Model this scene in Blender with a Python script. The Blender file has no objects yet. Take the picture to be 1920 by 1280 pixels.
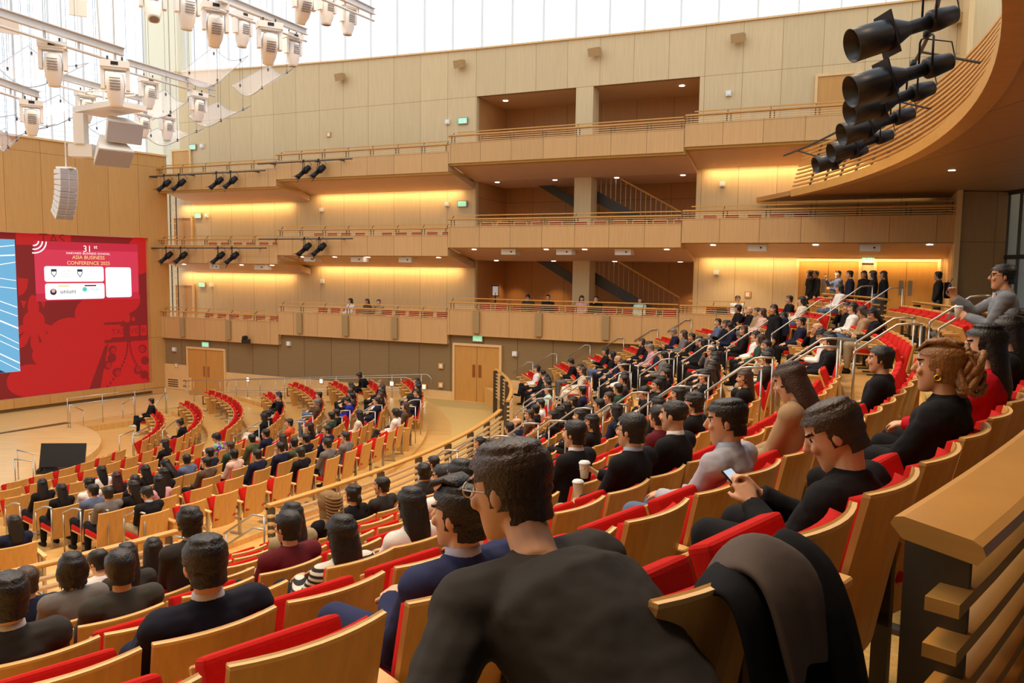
import bpy, bmesh, random
import numpy as np
from math import *
from mathutils import Vector, Matrix, Euler, noise
random.seed(11)
sc = bpy.context.scene
COL = sc.collection
EZ = 6.2                                   # height of the camera above the lowest floor datum
# ---------------------------------------------------------------- camera, light, exposure
PITCH, ROLL, FPX = atan(134/1480.), .0125, 1480.
_f = Vector((0, cos(PITCH), -sin(PITCH))); _r = Vector((1, 0, 0)); _u = _r.cross(_f)
_r2 = _r*cos(ROLL)+_u*sin(ROLL); _u2 = _u*cos(ROLL)-_r*sin(ROLL)
cam = bpy.data.cameras.new('camera'); cam.sensor_width = 36; cam.lens = 36*FPX/1920
cam.clip_start = .05; cam.clip_end = 300
camo = bpy.data.objects.new('camera', cam); COL.objects.link(camo)
CM = Matrix((_r2, _u2, -_f)).transposed().to_4x4(); CM.translation = (0, 0, EZ); camo.matrix_world = CM
sc.camera = camo
sc.view_settings.view_transform = 'Standard'; sc.view_settings.look = 'None'
sc.view_settings.exposure = 0.0; sc.view_settings.gamma = 1; sc.view_settings.use_curve_mapping = False
sc.cycles.max_bounces = 6; sc.cycles.diffuse_bounces = 3; sc.cycles.glossy_bounces = 2
sc.cycles.transparent_max_bounces = 12; sc.cycles.caustics_reflective = False; sc.cycles.caustics_refractive = False
sc.cycles.sample_clamp_indirect = 6
wd = bpy.data.worlds.new('sky'); sc.world = wd; wd.use_nodes = True
_bg = wd.node_tree.nodes['Background']; _bg.inputs[0].default_value = (.86, .93, 1, 1); _bg.inputs[1].default_value = 1.5
U3, N3 = Vector((.910, -.4146, 0)), Vector((.4146, .910, 0))
CX, CY = -20.5, 22.8                        # centre of every seating arc
WM = Matrix(((U3.x, N3.x, 0, 0), (U3.y, N3.y, 0, 0), (0, 0, 1, EZ), (0, 0, 0, 1)))          # side wall frame: along, away, up
SM = Matrix(((.549, -.836, 0, 0), (.836, .549, 0, 0), (0, 0, 1, EZ), (0, 0, 0, 1)))         # stage wall frame
def area(name, loc, size, power, col, target=None, sy=None, spread=180, kind='RECTANGLE'):
    l = bpy.data.lights.new(name, 'AREA'); l.shape = kind; l.size = size; l.size_y = sy or size
    l.energy = power; l.color = col; l.spread = radians(spread)
    o = bpy.data.objects.new(name, l); COL.objects.link(o); o.location = loc
    d = (Vector(target)-Vector(loc)) if target else Vector((0, 0, -1))
    o.rotation_euler = d.to_track_quat('-Z', 'Y').to_euler(); return o
WARM = (1, .62, .30)
# house lights high over the seats
for i, (x, y) in enumerate(((-9, 9), (-2, 4.5), (-7, 17), (-1, 13), (3, 18), (-13, 24))):
    area('house_light', (x, y, EZ+9.6), 1.6, 330, (1, .68, .36), sy=1.6, spread=125)
# cove strips washing the back walls of the boxes
for z, segs in ((2.86, ((-30.8, -24),)), (3.16, ((-22.6, -15.4),)), (3.58, ((-5.6, 2.0),)), (-.36, ((-30.8, -24),)), (.02, ((-22.6, -15.4),)), (.48, ((-5.6, 2.0),))):
    for a, b in segs:
        p = WM @ Vector(((a+b)/2, 28.42, z)); t = WM @ Vector(((a+b)/2, 28.75, z-.75))
        o = area('cove_light', p, b-a, 8*(b-a), (1, .66, .30), sy=.06)
        dz = (p-t).normalized(); dx = U3.copy(); dy = dz.cross(dx)
        o.matrix_world = Matrix((dx, dy, dz)).transposed().to_4x4(); o.matrix_world.translation = p
def spot(name, loc, power, col, ang=70, target=None, blend=.6, r=.06):
    l = bpy.data.lights.new(name, 'SPOT'); l.energy = power; l.color = col; l.spot_size = radians(ang); l.spot_blend = blend; l.shadow_soft_size = r
    o = bpy.data.objects.new(name, l); COL.objects.link(o); o.location = loc
    d = (Vector(target)-Vector(loc)) if target else Vector((0, 0, -1))
    o.rotation_euler = d.to_track_quat('-Z', 'Y').to_euler(); return o
for s, z in ((-14.2, 5.9), (-6.6, 5.9), (-14.2, 2.75), (-6.4, 2.75), (-14.2, -.1), (-6.4, -.1), (-12.3, -.1)):
    spot('alcove_lamp', WM @ Vector((s, 30.9, z)), 60, WARM, 95)
for s, p in ((-4.5, 27.6), (-1.4, 27.2), (.9, 27.2), (-2.6, 24.6), (.6, 24.0)):
    spot('concourse_lamp', WM @ Vector((s, p, .55 if p > 26 else 2.3)), 90, (1, .74, .46), 120)
for a in (-14, -22, -30):
    spot('concourse_lamp', Vector((CX+31.5*cos(radians(a)), CY+31.5*sin(radians(a)), EZ+2.3)), 110, (1, .78, .52), 130)
# ---------------------------------------------------------------- materials
def lin(c):
    if isinstance(c, str):
        c = [int(c[i:i+2], 16)/255 for i in (0, 2, 4)]
    return tuple((x/12.92 if x <= .04045 else ((x+.055)/1.055)**2.4) for x in c[:3])+(1,)
MATS = {}
def mat(name, col, rough=.5, metal=0., spec=.4, bump=0., bscale=60., var=0., vscale=(3, 3, 3), emit=0, alpha=1., objcol=False):
    if name in MATS: return MATS[name]
    m = bpy.data.materials.new(name); m.use_nodes = True; nt = m.node_tree; b = nt.nodes['Principled BSDF']; L = nt.links.new
    c = lin(col); b.inputs['Base Color'].default_value = c; b.inputs['Roughness'].default_value = rough
    b.inputs['Metallic'].default_value = metal; b.inputs['Specular IOR Level'].default_value = spec
    m.diffuse_color = c
    tc = nt.nodes.new('ShaderNodeTexCoord')
    src = None
    if objcol:
        oi = nt.nodes.new('ShaderNodeObjectInfo'); src = oi.outputs['Color']
    if var:
        mp = nt.nodes.new('ShaderNodeMapping'); mp.inputs['Scale'].default_value = vscale; L(tc.outputs['Object'], mp.inputs['Vector'])
        nz = nt.nodes.new('ShaderNodeTexNoise'); nz.inputs['Scale'].default_value = 1; nz.inputs['Detail'].default_value = 3; L(mp.outputs[0], nz.inputs['Vector'])
        mr = nt.nodes.new('ShaderNodeMapRange'); mr.inputs['From Min'].default_value = .3; mr.inputs['From Max'].default_value = .7
        mr.inputs['To Min'].default_value = 1-var; mr.inputs['To Max'].default_value = 1+var; L(nz.outputs['Fac'], mr.inputs['Value'])
        hv = nt.nodes.new('ShaderNodeHueSaturation'); L(mr.outputs[0], hv.inputs['Value'])
        if src: L(src, hv.inputs['Color'])
        else: hv.inputs['Color'].default_value = c
        src = hv.outputs[0]
    if src: L(src, b.inputs['Base Color'])
    if bump:
        n2 = nt.nodes.new('ShaderNodeTexNoise'); n2.inputs['Scale'].default_value = bscale; L(tc.outputs['Object'], n2.inputs['Vector'])
        bp = nt.nodes.new('ShaderNodeBump'); bp.inputs['Strength'].default_value = bump; bp.inputs['Distance'].default_value = .01
        L(n2.outputs['Fac'], bp.inputs['Height']); L(bp.outputs[0], b.inputs['Normal'])
    if emit:
        b.inputs['Emission Color'].default_value = c; b.inputs['Emission Strength'].default_value = emit
    if alpha < 1: b.inputs['Alpha'].default_value = alpha
    MATS[name] = m; return m
def panel_mat(name, col, w, off, hz=(), rough=.42, seam='6b4a26', grain=(30, 1, 1.2), var=.06, ax='X', sw=.014, hw=.014):
    """maple veneer boards: narrow dark joints every w along the local axis and at the heights hz"""
    m = mat(name, col, rough, 0, .35, var=var, vscale=grain); nt = m.node_tree; L = nt.links.new
    b = nt.nodes['Principled BSDF']; src = b.inputs['Base Color'].links[0].from_socket
    tc = nt.nodes.new('ShaderNodeTexCoord'); sp = nt.nodes.new('ShaderNodeSeparateXYZ'); L(tc.outputs['Object'], sp.inputs[0])
    def mth(op, a, bv=None, cv=None):
        n = nt.nodes.new('ShaderNodeMath'); n.operation = op
        for i, v in enumerate((a, bv, cv)):
            if v is None: continue
            if isinstance(v, (int, float)): n.inputs[i].default_value = v
            else: L(v, n.inputs[i])
        return n.outputs[0]
    x = sp.outputs[ax]
    f = mth('FRACT', mth('DIVIDE', mth('SUBTRACT', x, off), w))
    fac = mth('LESS_THAN', f, sw/w)
    # every board takes its own slight tint
    idx = mth('FLOOR', mth('DIVIDE', mth('SUBTRACT', x, off), w))
    tint = mth('ADD', mth('MULTIPLY', mth('FRACT', mth('MULTIPLY', mth('SINE', mth('MULTIPLY', idx, 12.9)), 43.7)), .08), .96)
    for h in hz:
        fac = mth('MAXIMUM', fac, mth('LESS_THAN', mth('ABSOLUTE', mth('SUBTRACT', sp.outputs['Z'], h)), hw/2))
    hv = nt.nodes.new('ShaderNodeHueSaturation'); L(src, hv.inputs['Color']); L(tint, hv.inputs['Value'])
    mx = nt.nodes.new('ShaderNodeMix'); mx.data_type = 'RGBA'; L(fac, mx.inputs['Factor']); L(hv.outputs[0], mx.inputs['A'])
    mx.inputs['B'].default_value = lin(seam); L(mx.outputs['Result'], b.inputs['Base Color']); return m
WOOD = mat('maple', 'cf9c55', .38, var=.10, vscale=(26, 26, 2.2))
WOODL = mat('maple_light', 'e3bd84', .4, var=.06, vscale=(20, 20, 2))
WOODE = mat('maple_edge', 'e8bd78', .4, var=.05, vscale=(3, 3, 40))
RAILW = mat('maple_rail', 'd09a50', .3, var=.07, vscale=(4, 4, 30))
RED = mat('red_fabric', 'c4211a', .9, 0, .15, bump=.25, bscale=420, var=.05, vscale=(60, 60, 60))
DRED = mat('dark_red_fabric', 'a0231c', .9, 0, .15, bump=.2, bscale=300)
STEEL = mat('brushed_steel', 'b9b4ab', .32, .9, .5)
BRONZE = mat('bronze_steel', '5f574b', .5, .55, .4)
DGREY = mat('dark_grey_metal', '4a4742', .5, .4, .4)
BLACK = mat('black_metal', '17161a', .45, .2, .4)
BLACKP = mat('black_plastic', '111113', .35, 0, .5)
WHITEP = mat('white_plastic', 'e9e7e2', .45, 0, .4)
WHITEG = mat('pale_grey_metal', 'd5d6d8', .5, .1, .4)
GREYC = mat('grille_grey', 'a9a6ab', .8)
GLOW = mat('lamp_glow', 'fff3df', .5, emit=9)
OBJ = mat('cloth', '808080', .85, 0, .2, objcol=True, bump=.35, bscale=14, var=.07, vscale=(9, 9, 9))
SKIN = mat('skin', 'd9a17c', .55, 0, .35, objcol=True, var=.04, vscale=(18, 18, 18))
HAIR = mat('hair', '15110f', .42, 0, .5, objcol=True, var=.3, vscale=(130, 130, 9), bump=.5, bscale=90)
# ---------------------------------------------------------------- mesh helpers
class MB:
    def __init__(s): s.v = []; s.f = []; s.m = []
    def add(s, vs, fs, mi=0):
        o = len(s.v); s.v += [tuple(v) for v in vs]; s.f += [tuple(i+o for i in f) for f in fs]; s.m += [mi]*len(fs); return s
    def box(s, c, d, rot=None, mi=0):
        hx, hy, hz = d[0]/2, d[1]/2, d[2]/2
        vs = [Vector((x*hx, y*hy, z*hz)) for x in (-1, 1) for y in (-1, 1) for z in (-1, 1)]
        if rot is not None:
            R = rot if isinstance(rot, Matrix) else Euler(rot).to_matrix(); vs = [R @ v for v in vs]
        return s.add([v+Vector(c) for v in vs], [(0, 1, 3, 2), (4, 6, 7, 5), (0, 4, 5, 1), (2, 3, 7, 6), (0, 2, 6, 4), (1, 5, 7, 3)], mi)
    def bb(s, x0, x1, y0, y1, z0, z1, mi=0): return s.box(((x0+x1)/2, (y0+y1)/2, (z0+z1)/2), (abs(x1-x0), abs(y1-y0), abs(z1-z0)), None, mi)
    def rings(s, rs, mi=0, caps=True, close=True):
        n = len(rs[0]); vs = [p for r in rs for p in r]; fs = []
        for i in range(len(rs)-1):
            for j in range(n if close else n-1):
                k = (j+1) % n; fs.append((i*n+j, i*n+k, (i+1)*n+k, (i+1)*n+j))
        if caps: fs.append(tuple(range(n-1, -1, -1))); fs.append(tuple((len(rs)-1)*n+j for j in range(n)))
        return s.add(vs, fs, mi)
    def tube(s, pts, rad, n=8, mi=0, xax=None, caps=True):
        pts = [Vector(p) for p in pts]; rs = []; prev = None
        if not isinstance(rad, (list, tuple)): rad = [rad]*len(pts)
        for i, p in enumerate(pts):
            t = (pts[min(i+1, len(pts)-1)]-pts[max(i-1, 0)]).normalized()
            if xax is not None: a = Vector(xax)
            elif prev is None: a = Vector((0, 0, 1)) if abs(t.z) < .9 else Vector((0, 1, 0)); a = t.cross(a)
            else: a = prev
            a = (a-t*a.dot(t)).normalized(); b = t.cross(a); prev = a
            r = rad[i]; rx, ry = r if isinstance(r, (list, tuple)) else (r, r)
            rs.append([p+a*cos(2*pi*k/n)*rx+b*sin(2*pi*k/n)*ry for k in range(n)])
        return s.rings(rs, mi, caps)
    def ball(s, c, r, n=10, mi=0, M=None):
        if not isinstance(r, (list, tuple)): r = (r, r, r)
        rs = []
        for i in range(1, n):
            th = pi*i/n; rs.append([Vector((r[0]*sin(th)*cos(2*pi*j/(n+4)), r[1]*sin(th)*sin(2*pi*j/(n+4)), -r[2]*cos(th))) for j in range(n+4)])
        if M is not None: rs = [[M @ v for v in q] for q in rs]
        return s.rings([[v+Vector(c) for v in q] for q in rs], mi)
    def prism(s, poly, y0, y1, mi=0):
        """polygon in x,z extruded along y"""
        n = len(poly); vs = [(x, y0, z) for x, z in poly]+[(x, y1, z) for x, z in poly]
        fs = [tuple(range(n)), tuple(range(2*n-1, n-1, -1))]+[(i, i+n, (i+1) % n+n, (i+1) % n) for i in range(n)]
        return s.add(vs, fs, mi)
    def sector(s, r0, r1, a00, a01, a10, a11, z0, z1, n=40, mi=0):
        """annular slab; a00/a10 start and end at the inner radius, a01/a11 at the outer one (degrees about the arc centre)"""
        P = lambda r, a, z: (CX+r*cos(radians(a)), CY+r*sin(radians(a)), z+EZ)
        rs = []
        for i in range(n+1):
            t = i/n; ai = a00+(a10-a00)*t; ao = a01+(a11-a01)*t
            rs.append([P(r0, ai, z0), P(r1, ao, z0), P(r1, ao, z1), P(r0, ai, z1)])
        return s.rings(rs, mi)
    def arcbar(s, r, a0, a1, z, w, h, n=24, mi=0, tilt=0):
        """bar with a w x h section along an arc"""
        P = lambda r, a, z: (CX+r*cos(radians(a)), CY+r*sin(radians(a)), z+EZ); rs = []
        for i in range(n+1):
            a = a0+(a1-a0)*i/n; rs.append([P(r-w/2, a, z-h/2), P(r+w/2, a, z-h/2+tilt), P(r+w/2, a, z+h/2+tilt), P(r-w/2, a, z+h/2)])
        return s.rings(rs, mi)
    def mesh(s, name, mats, smooth=False):
        me = bpy.data.meshes.new(name); me.from_pydata(s.v, [], s.f)
        for m in (mats if isinstance(mats, (list, tuple)) else [mats]): me.materials.append(m)
        if any(s.m): me.polygons.foreach_set('material_index', s.m)
        bm = bmesh.new(); bm.from_mesh(me); bmesh.ops.recalc_face_normals(bm, faces=bm.faces); bm.to_mesh(me); bm.free()
        if smooth: me.polygons.foreach_set('use_smooth', [True]*len(me.polygons))
        me.update(); return me
    def build(s, name, mats, parent=None, M=None, smooth=False):
        return put(name, s.mesh(name, mats, smooth), parent, M)
def put(name, me, parent=None, M=None):
    o = bpy.data.objects.new(name, me); COL.objects.link(o)
    if M is not None: o.matrix_world = M
    if parent is not None: o.parent = parent
    return o
def tag(o, label, cat, group=None):
    w = label.split()
    for drop in ('round', 'small', 'slim', 'the', 'on', 'of', 'a', 'counting', 'from'):
        while len(w) > 16 and drop in w: w.remove(drop)
    label = ' '.join(w[:16])
    o['label'] = label; o['category'] = cat
    if group: o['group'] = group
    return o
def struct(o): o['kind'] = 'structure'; return o
def empty(name, M, label=None, cat=None, group=None):
    o = bpy.data.objects.new(name, None); COL.objects.link(o); o.empty_display_size = .1
    o.matrix_world = M if isinstance(M, Matrix) else Matrix.Translation(M)
    if label: tag(o, label, cat, group)
    return o
def copy_tree(src, M, label=None):
    r = src.copy(); COL.objects.link(r); r.matrix_world = M
    if label: r['label'] = label
    for c in src.children:
        d = c.copy(); COL.objects.link(d); d.parent = r; d.matrix_parent_inverse = c.matrix_parent_inverse
        for g in c.children:
            e = g.copy(); COL.objects.link(e); e.parent = d; e.matrix_parent_inverse = g.matrix_parent_inverse
    return r
def pol(r, a, z): return Vector((CX+r*cos(radians(a)), CY+r*sin(radians(a)), z+EZ))
def ray(x, y):
    d = _f+_r2*((x-960)/FPX)-_u2*((y-640)/FPX); return d
def at_depth(x, y, D): return Vector((0, 0, EZ))+ray(x, y)*D
def px_of(P):
    q = Vector(P)-Vector((0, 0, EZ)); z = q.dot(_f)
    return (960+FPX*q.dot(_r2)/z, 640-FPX*q.dot(_u2)/z, z)
def bevel_mesh(me, w, seg=2):
    bm = bmesh.new(); bm.from_mesh(me)
    bmesh.ops.bevel(bm, geom=list(bm.edges), offset=w, segments=seg, profile=.6, affect='EDGES'); bm.to_mesh(me); bm.free(); return me
def amax(r, d=14.15): return 65.5-degrees(acos(min(1, d/r)))
ORD = ('zeroth first second third fourth fifth sixth seventh eighth ninth tenth eleventh twelfth thirteenth fourteenth fifteenth sixteenth seventeenth eighteenth nineteenth twentieth twenty-first twenty-second twenty-third twenty-fourth twenty-fifth twenty-sixth twenty-seventh twenty-eighth twenty-ninth thirtieth thirty-first thirty-second thirty-third thirty-fourth').split()
PEOPLE = '''
O0:37.95,s,black,black,x
O1:5.65,bun,black,black,p
O2:-12.9,l,black,black,n
O3:-33,l,black,black,n;-27.55,l,white,black,n;-11.2,w,pattern,black,p;1.5,l,black,cream,x;3.6,bun,black,black,n;17.15,s,black,cream,c;19.65,s,charcoal,black,n
O4:-34.15,l,black,black,n;-32.05,bun,white,black,n;-29.75,red,black,black,n;-27.2,l,black,black,n;-24.9,l,black,black,p;-22.85,s,bluegrey,black,n;-20.1,s,navy,black,n;-17.25,b,green,black,n;-13.7,s,olive,black,n;-11.05,s,navy,black,n;-5.4,s,orange,jeans,n;7.9,g,brown,jeans,n;13.7,s,brown,jeans,n
O5:-34.05,s,bluegrey,black,n;-31.05,s,black,black,n;-28.75,l,black,black,n;-24.85,s,brown,black,n;-21.85,s,blush,black,n;-15.35,lb,blush,black,n;-10.2,l,black,black,x;-4.3,s,green,black,n;-2.5,s,black,black,n;5.35,s,blue,black,p;8.3,s,charcoal,black,n;11,s,navy,black,p;14.45,w,black,black,n;16.9,s,charcoal,black,n
O6:-34.9,s,grey,black,n;-33.3,l,black,black,n;-31.55,l,pink,black,n;-23.2,s,navy,black,n;-20.6,s,navy,black,n;-18.8,s,olive,black,n;-17.2,s,black,black,n;-13.7,s,navy,black,n;-6.25,l,cream,black,n;1.5,s,navy,navy,n;4.8,lb,black,black,n;7,s,white,grey,n;10.35,lb,brown,black,n;14.3,blond,black,black,n;23.95,bun,black,black,f
O7:-41.15,l,navy,black,n;-34.6,s,black,khaki,p;-23.25,s,black,black,n;-20.3,s,grey,black,n;-17.9,s,grey,black,n;-7.95,w,white,black,x;-4.55,lb,brown,black,n;3.15,s,navy,navy,n;6.85,s,charcoal,black,n;9,s,black,black,n;11.2,s,charcoal,khaki,n
U0:-46.15,b,charcoal,khaki,fg;-42.87,b,black,black,coat;-40.6,updo,black,black,blond;-38.2,l,red,black,redw;-35.6,l,black,black,n;-32.4,s,black,black,d;-1.8,l,white,jeans,n
U1:-44.85,quiff,navyblue,navyblue,blue;-40.45,s,lightgrey,jeans,sweat;-38.2,lb,tan,black,w;-33.5,s,black,black,n;-15.4,l,black,khaki,p;-13.15,lb,tan,grey,p;-10.6,l,white,jeans,n;-9.6,l,black,jeans,c;-1.7,l,cream,jeans,n;0.4,s,black,black,n
U2:-45.68,s,darknavy,navy,navyman;-42.1,lb,white,black,n;-38.75,s,black,khaki,d;-37.6,fade,black,navy,n;-21.2,s,black,black,n;-19.75,w,black,black,n;-17.9,l,white,black,p;-14.2,bald,black,black,c;-9.6,s,navy,black,n;-5.5,l,black,black,n;-1.15,lb,blush,black,n;-0.1,b,tan,grey,n;1.3,bald,black,black,c;3.55,w,black,black,n
U3:-46.5,s,charcoal,black,n;-42.8,l,stripe,black,n;-41.75,l,white,khaki,n;-40.65,l,black,black,n;-37.55,s,black,grey,n;-34.05,s,maroon,black,n;-31.85,w,black,black,n;-26.5,lb,black,black,n;-20.4,s,charcoal,black,n;-18.7,s,cream,khaki,c;-15.1,s,navy,black,n;-11.6,lb,green,black,n;-9.6,l,white,black,n;-5.75,lb,black,black,n;-2.75,bun,navy,black,p;-1,bun,black,black,d;0.85,s,bluegrey,black,n
U4:-45.05,s,darkgrey,black,n;-42.5,s,maroon,black,c;-38.8,s,white,jeans,n;-28.25,l,black,black,n;-25.85,l,charcoal,black,n;-20.75,l,black,black,n;-19.2,lb,tan,khaki,n;-17.3,l,charcoal,black,n;-15.2,s,grey,black,n;-13.25,l,black,black,n;-10.95,s,black,black,n;-9.6,bald,grey,black,c;-5.5,l,black,black,n;-4.1,l,black,black,n;-1.6,s,black,black,n;0.8,lb,grey,black,n;2.95,g,navy,navy,p
U5:-44.95,bob,grey,black,n;-42.45,w,charcoal,black,n;-40.8,l,khaki,khaki,n;-28.1,l,black,black,n;-25.6,l,navy,black,n;-20.55,s,black,black,w;-18.4,s,black,black,n;-16.9,l,black,black,n;-14.2,s,black,black,n;-12.3,l,navy,black,n;-5.5,s,grey,black,n;-2.7,s,navy,black,n;-0.4,g,pink,black,w;1.25,bun,black,black,n;3.45,lb,black,black,n
U6:-45.05,b,navy,black,n;-43.2,l,charcoal,black,n;-38.05,hijab,black,black,n;-22.9,l,black,black,n;-21.65,s,black,black,n;-19.75,s,camel,black,n;-17.5,b,grey,grey,n;-14.45,s,green,black,n;-11,s,charcoal,black,n;-9.6,l,black,black,n;-4.75,s,white,black,n;-3.2,s,black,black,n;-0.45,bald,navy,black,n;2.3,l,black,black,n;4.95,l,black,jeans,d
U7:-42.87,s,white,black,w;-41.6,l,black,black,n;-34.95,bun,black,black,n;-33.6,s,charcoal,black,n;-31.35,w,charcoal,black,n;-26.5,w,navy,black,n;-18.95,l,black,black,n;-17.65,l,charcoal,black,n;-16.1,l,black,black,n;-14.2,l,black,black,n;-10,s,navy,black,n;-0.25,lb,cream,cream,x;1.35,s,black,black,n;5.35,s,black,grey,p
U8:-27,s,black,black,n;-22.4,l,stripe,black,n;-18.3,s,grey,black,n;-16.95,bald,navy,navy,x;-14,b,brown,black,n;-12.2,s,black,black,n;-10.2,s,white,black,n;-3.85,lb,mint,black,n;-0.7,s,navy,navy,n;0.7,l,black,black,n;2.55,s,charcoal,black,n;5,s,black,black,n;8.1,l,white,black,x
'''
SKIPLIST = ''''''
# ================================================================ the hall
UR = [29.75-1.0*k for k in range(9)]; UF = [-1.57-.355*k for k in range(9)]
OR = [9.5, 10.7, 12.0, 13.35, 14.65, 15.75, 16.7, 17.85]; OF = [-6.12+.17*i for i in range(8)]
FLW = panel_mat('floor_maple', 'd9a962', .13, 0, (), .3, 'b98a4a', (1.2, 14, 1), .10, 'Y', .004)
STG = panel_mat('stage_maple', 'e0b878', .16, 0, (), .3, 'c79c5e', (1.0, 9, 1), .10, 'Y', .005)
TAN = mat('tan_carpet', 'c9a766', .95, 0, .1, bump=.5, bscale=90, var=.12, vscale=(45, 45, 45))
GRC = mat('grey_carpet', '5a544b', .95, 0, .1, bump=.5, bscale=60, var=.18, vscale=(5, 60, 5))
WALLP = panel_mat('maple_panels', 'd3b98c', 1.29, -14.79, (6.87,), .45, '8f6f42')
FASP = panel_mat('fascia_panels', 'cda16a', 1.255, -14.71, (), .42, '77562c')
STGP = panel_mat('stage_panels', 'cb9a5c', 1.385, 15.11, (4.45, -3.3), .42, '7d5628')
FABR = panel_mat('fabric_panels', '8d7450', 1.415, -17.58, (), .9, '5a3a18', (2, 2, 160), .10, sw=.02)
SOFF = mat('plaster_soffit', 'd3b295', .7, var=.03)
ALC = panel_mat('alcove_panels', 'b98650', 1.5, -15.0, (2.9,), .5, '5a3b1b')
SOFW = panel_mat('soffit_panels', 'b98a52', 1.7, .3, (), .45, '5c3d1c', (1, 16, 1), .05, 'X', .02)
fl = MB()
for m in range(8):
    r0 = 7.5 if m == 0 else OR[m-1]+.12; r1 = OR[m]+.12
    fl.sector(r0, r1, -80, -80, min(50, amax(r0, 12.95)), min(50, amax(r1, 12.95)), -6.5, OF[m])
fl.sector(7.5, 17.5, 49, 49, 57, 57, -6.5, -5.9, 6)
fl.sector(17.97, 18.7, -80, -80, amax(17.97, 12.95), amax(18.7, 12.95), -6.5, -5.03)
struct(fl.build('floor_orchestra', FLW))
struct(MB().sector(18.7, 20.62, -80, -80, amax(18.7, 14.2), amax(20.6, 14.2), -6.5, -5.03).build('floor_aisle', TAN))
fl = MB()
for k in range(1, 9):
    r0 = 20.6 if k == 8 else UR[k+1]+.06; r1 = UR[k]+.06
    fl.sector(r0, r1, -72, -72, amax(r0), amax(r1), -6.5, UF[k])
    for a0, a1 in ((-25.3, -22.7), (-9.3, -5.8)):        # half steps in the stair aisles
        if k: fl.sector(r1-.45, r1, a0, a0, a1, a1, UF[k], UF[k]+.18, 6)
for k in range(1, 7):
    r1 = UR[k]+.06; fl.sector(r1-.45, r1, amax(r1)-2.4, amax(r1)-2.4, amax(r1), amax(r1), UF[k], UF[k]+.18, 4)
struct(fl.build('floor_tier', FLW))
struct(MB().sector(28.81, 30.2, -72, -72, amax(28.8), amax(30.2, 16.4), -6.5, UF[0]).build('floor_rear_row', TAN))
struct(MB().sector(30.2, 35.2, -72, -72, amax(30.2, 16.4), amax(35.2, 16.4), -6.5, -1.6).build('floor_concourse', GRC))
rp = MB()
for s0, s1, z0, z1 in ((-31, -26, -5.92, -5.92), (-26, -16, -5.92, -5.03), (-16, -10, -5.03, -5.03)):
    rp.add([(s0, 25.1, z0-1), (s1, 25.1, z1-1), (s1, 26.7, z1-1), (s0, 26.7, z0-1), (s0, 25.1, z0), (s1, 25.1, z1), (s1, 26.7, z1), (s0, 26.7, z0)],
           [(0, 3, 2, 1), (4, 5, 6, 7), (0, 1, 5, 4), (1, 2, 6, 5), (2, 3, 7, 6), (3, 0, 4, 7)])
struct(rp.build('floor_ramp', FLW, None, WM))
sf = MB(); sf.sector(0.02, 7.5, -110, -110, 60, 60, -6.5, -5.9, 60)
struct(sf.build('floor_stage_apron', STG))
sf = MB(); sf.bb(-12, 24, 29.66, 33.95, -6.5, -5.9)
struct(sf.build('floor_stage', STG, None, SM))
# ---------------------------------------------------------------- stage wall
sw = MB()
sw.bb(-12, 21.06, 33.64, 34.3, 1.24, 4.97); sw.bb(21.06, 22.05, 33.64, 34.3, -5.95, 4.97)
sw.bb(-12, 21.06, 33.64, 34.3, -5.75, -5.38)
struct(sw.build('wall_stage', STGP, None, SM))
struct(MB().bb(-12, 21.06, 33.8, 34.3, -5.95, -5.75).build('baseboard_stage', mat('bronze_base', '8a7350', .6), None, SM))
struct(MB().bb(-12, 22.05, 33.58, 34.3, 4.97, 5.05).build('trim_1', WOODL, None, SM))
# return between stage wall and the boxes
struct(MB().bb(-31.6, -29.95, 26.56, 26.9, -5.95, 4.97).build('wall_corner', panel_mat('corner_panels', 'd0a468', 3, -33, (-3.35, .0, 1.24), .42, '7d5628'), None, WM))
# ---------------------------------------------------------------- side walls
SEG = {'A': (-29.95, -23.05), 'B': (-23.05, -14.8), 'C': (-14.8, -5.9), 'D': (-5.9, 2.12)}
RZ = {1: dict(A=-2.05, B=-1.60, C=-1.23, D=-1.09), 2: dict(A=1.21, B=1.58, C=1.90, D=2.05), 3: dict(A=4.42, B=4.70, C=5.0, D=5.15)}
FBD = {1: 1.26, 2: 1.07, 3: 1.03}
lw = MB(); zt = [(-30, RZ[1]['A']-1.2), (-23.05, RZ[1]['A']-1.2), (-23.05, RZ[1]['B']-1.2), (-14.8, RZ[1]['B']-1.2), (-14.8, RZ[1]['C']-1.2), (-5.9, RZ[1]['C']-1.2), (-3.7, RZ[1]['C']-1.2)]
lw.prism([(-30, -6.3)]+zt+[(-3.7, -6.3)], 26.65, 26.85)
struct(lw.build('wall_lower', FABR, None, WM))
bs = MB(); bs.bb(-30, -28.5, 26.6, 26.66, -6.0, -4.55); bs.bb(-26.2, -14.62, 26.6, 26.66, -6.0, -4.72); bs.bb(-12.5, -3.7, 26.6, 26.66, -5.1, -4.1)
struct(bs.build('baseboard_lower', WOODL, None, WM))
bw = MB()
top = [(-32, 9.28), (-26, 9.0), (-21.3, 8.84), (-14.8, 8.69), (-6.6, 8.58), (2.4, 8.6)]
bw.prism([(-32, -3.6), (-14.75, -3.6), (-14.75, 6.87)]+[(-14.75, 8.69), (-21.3, 8.84), (-26, 9.0), (-32, 9.28)], 28.7, 28.9)
bw.prism([(-14.75, 6.87), (-5.92, 6.87), (-5.92, 8.58), (-6.6, 8.58), (-14.75, 8.69)], 28.7, 28.9)
bw.prism([(-5.92, -3.0), (5.2, -3.0), (5.2, 8.6), (-5.92, 8.58)], 28.7, 28.9)
bw.bb(-10.55, -9.87, 28.7, 29.4, -3, 6.87)
struct(bw.build('wall_side', WALLP, None, WM))
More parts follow.
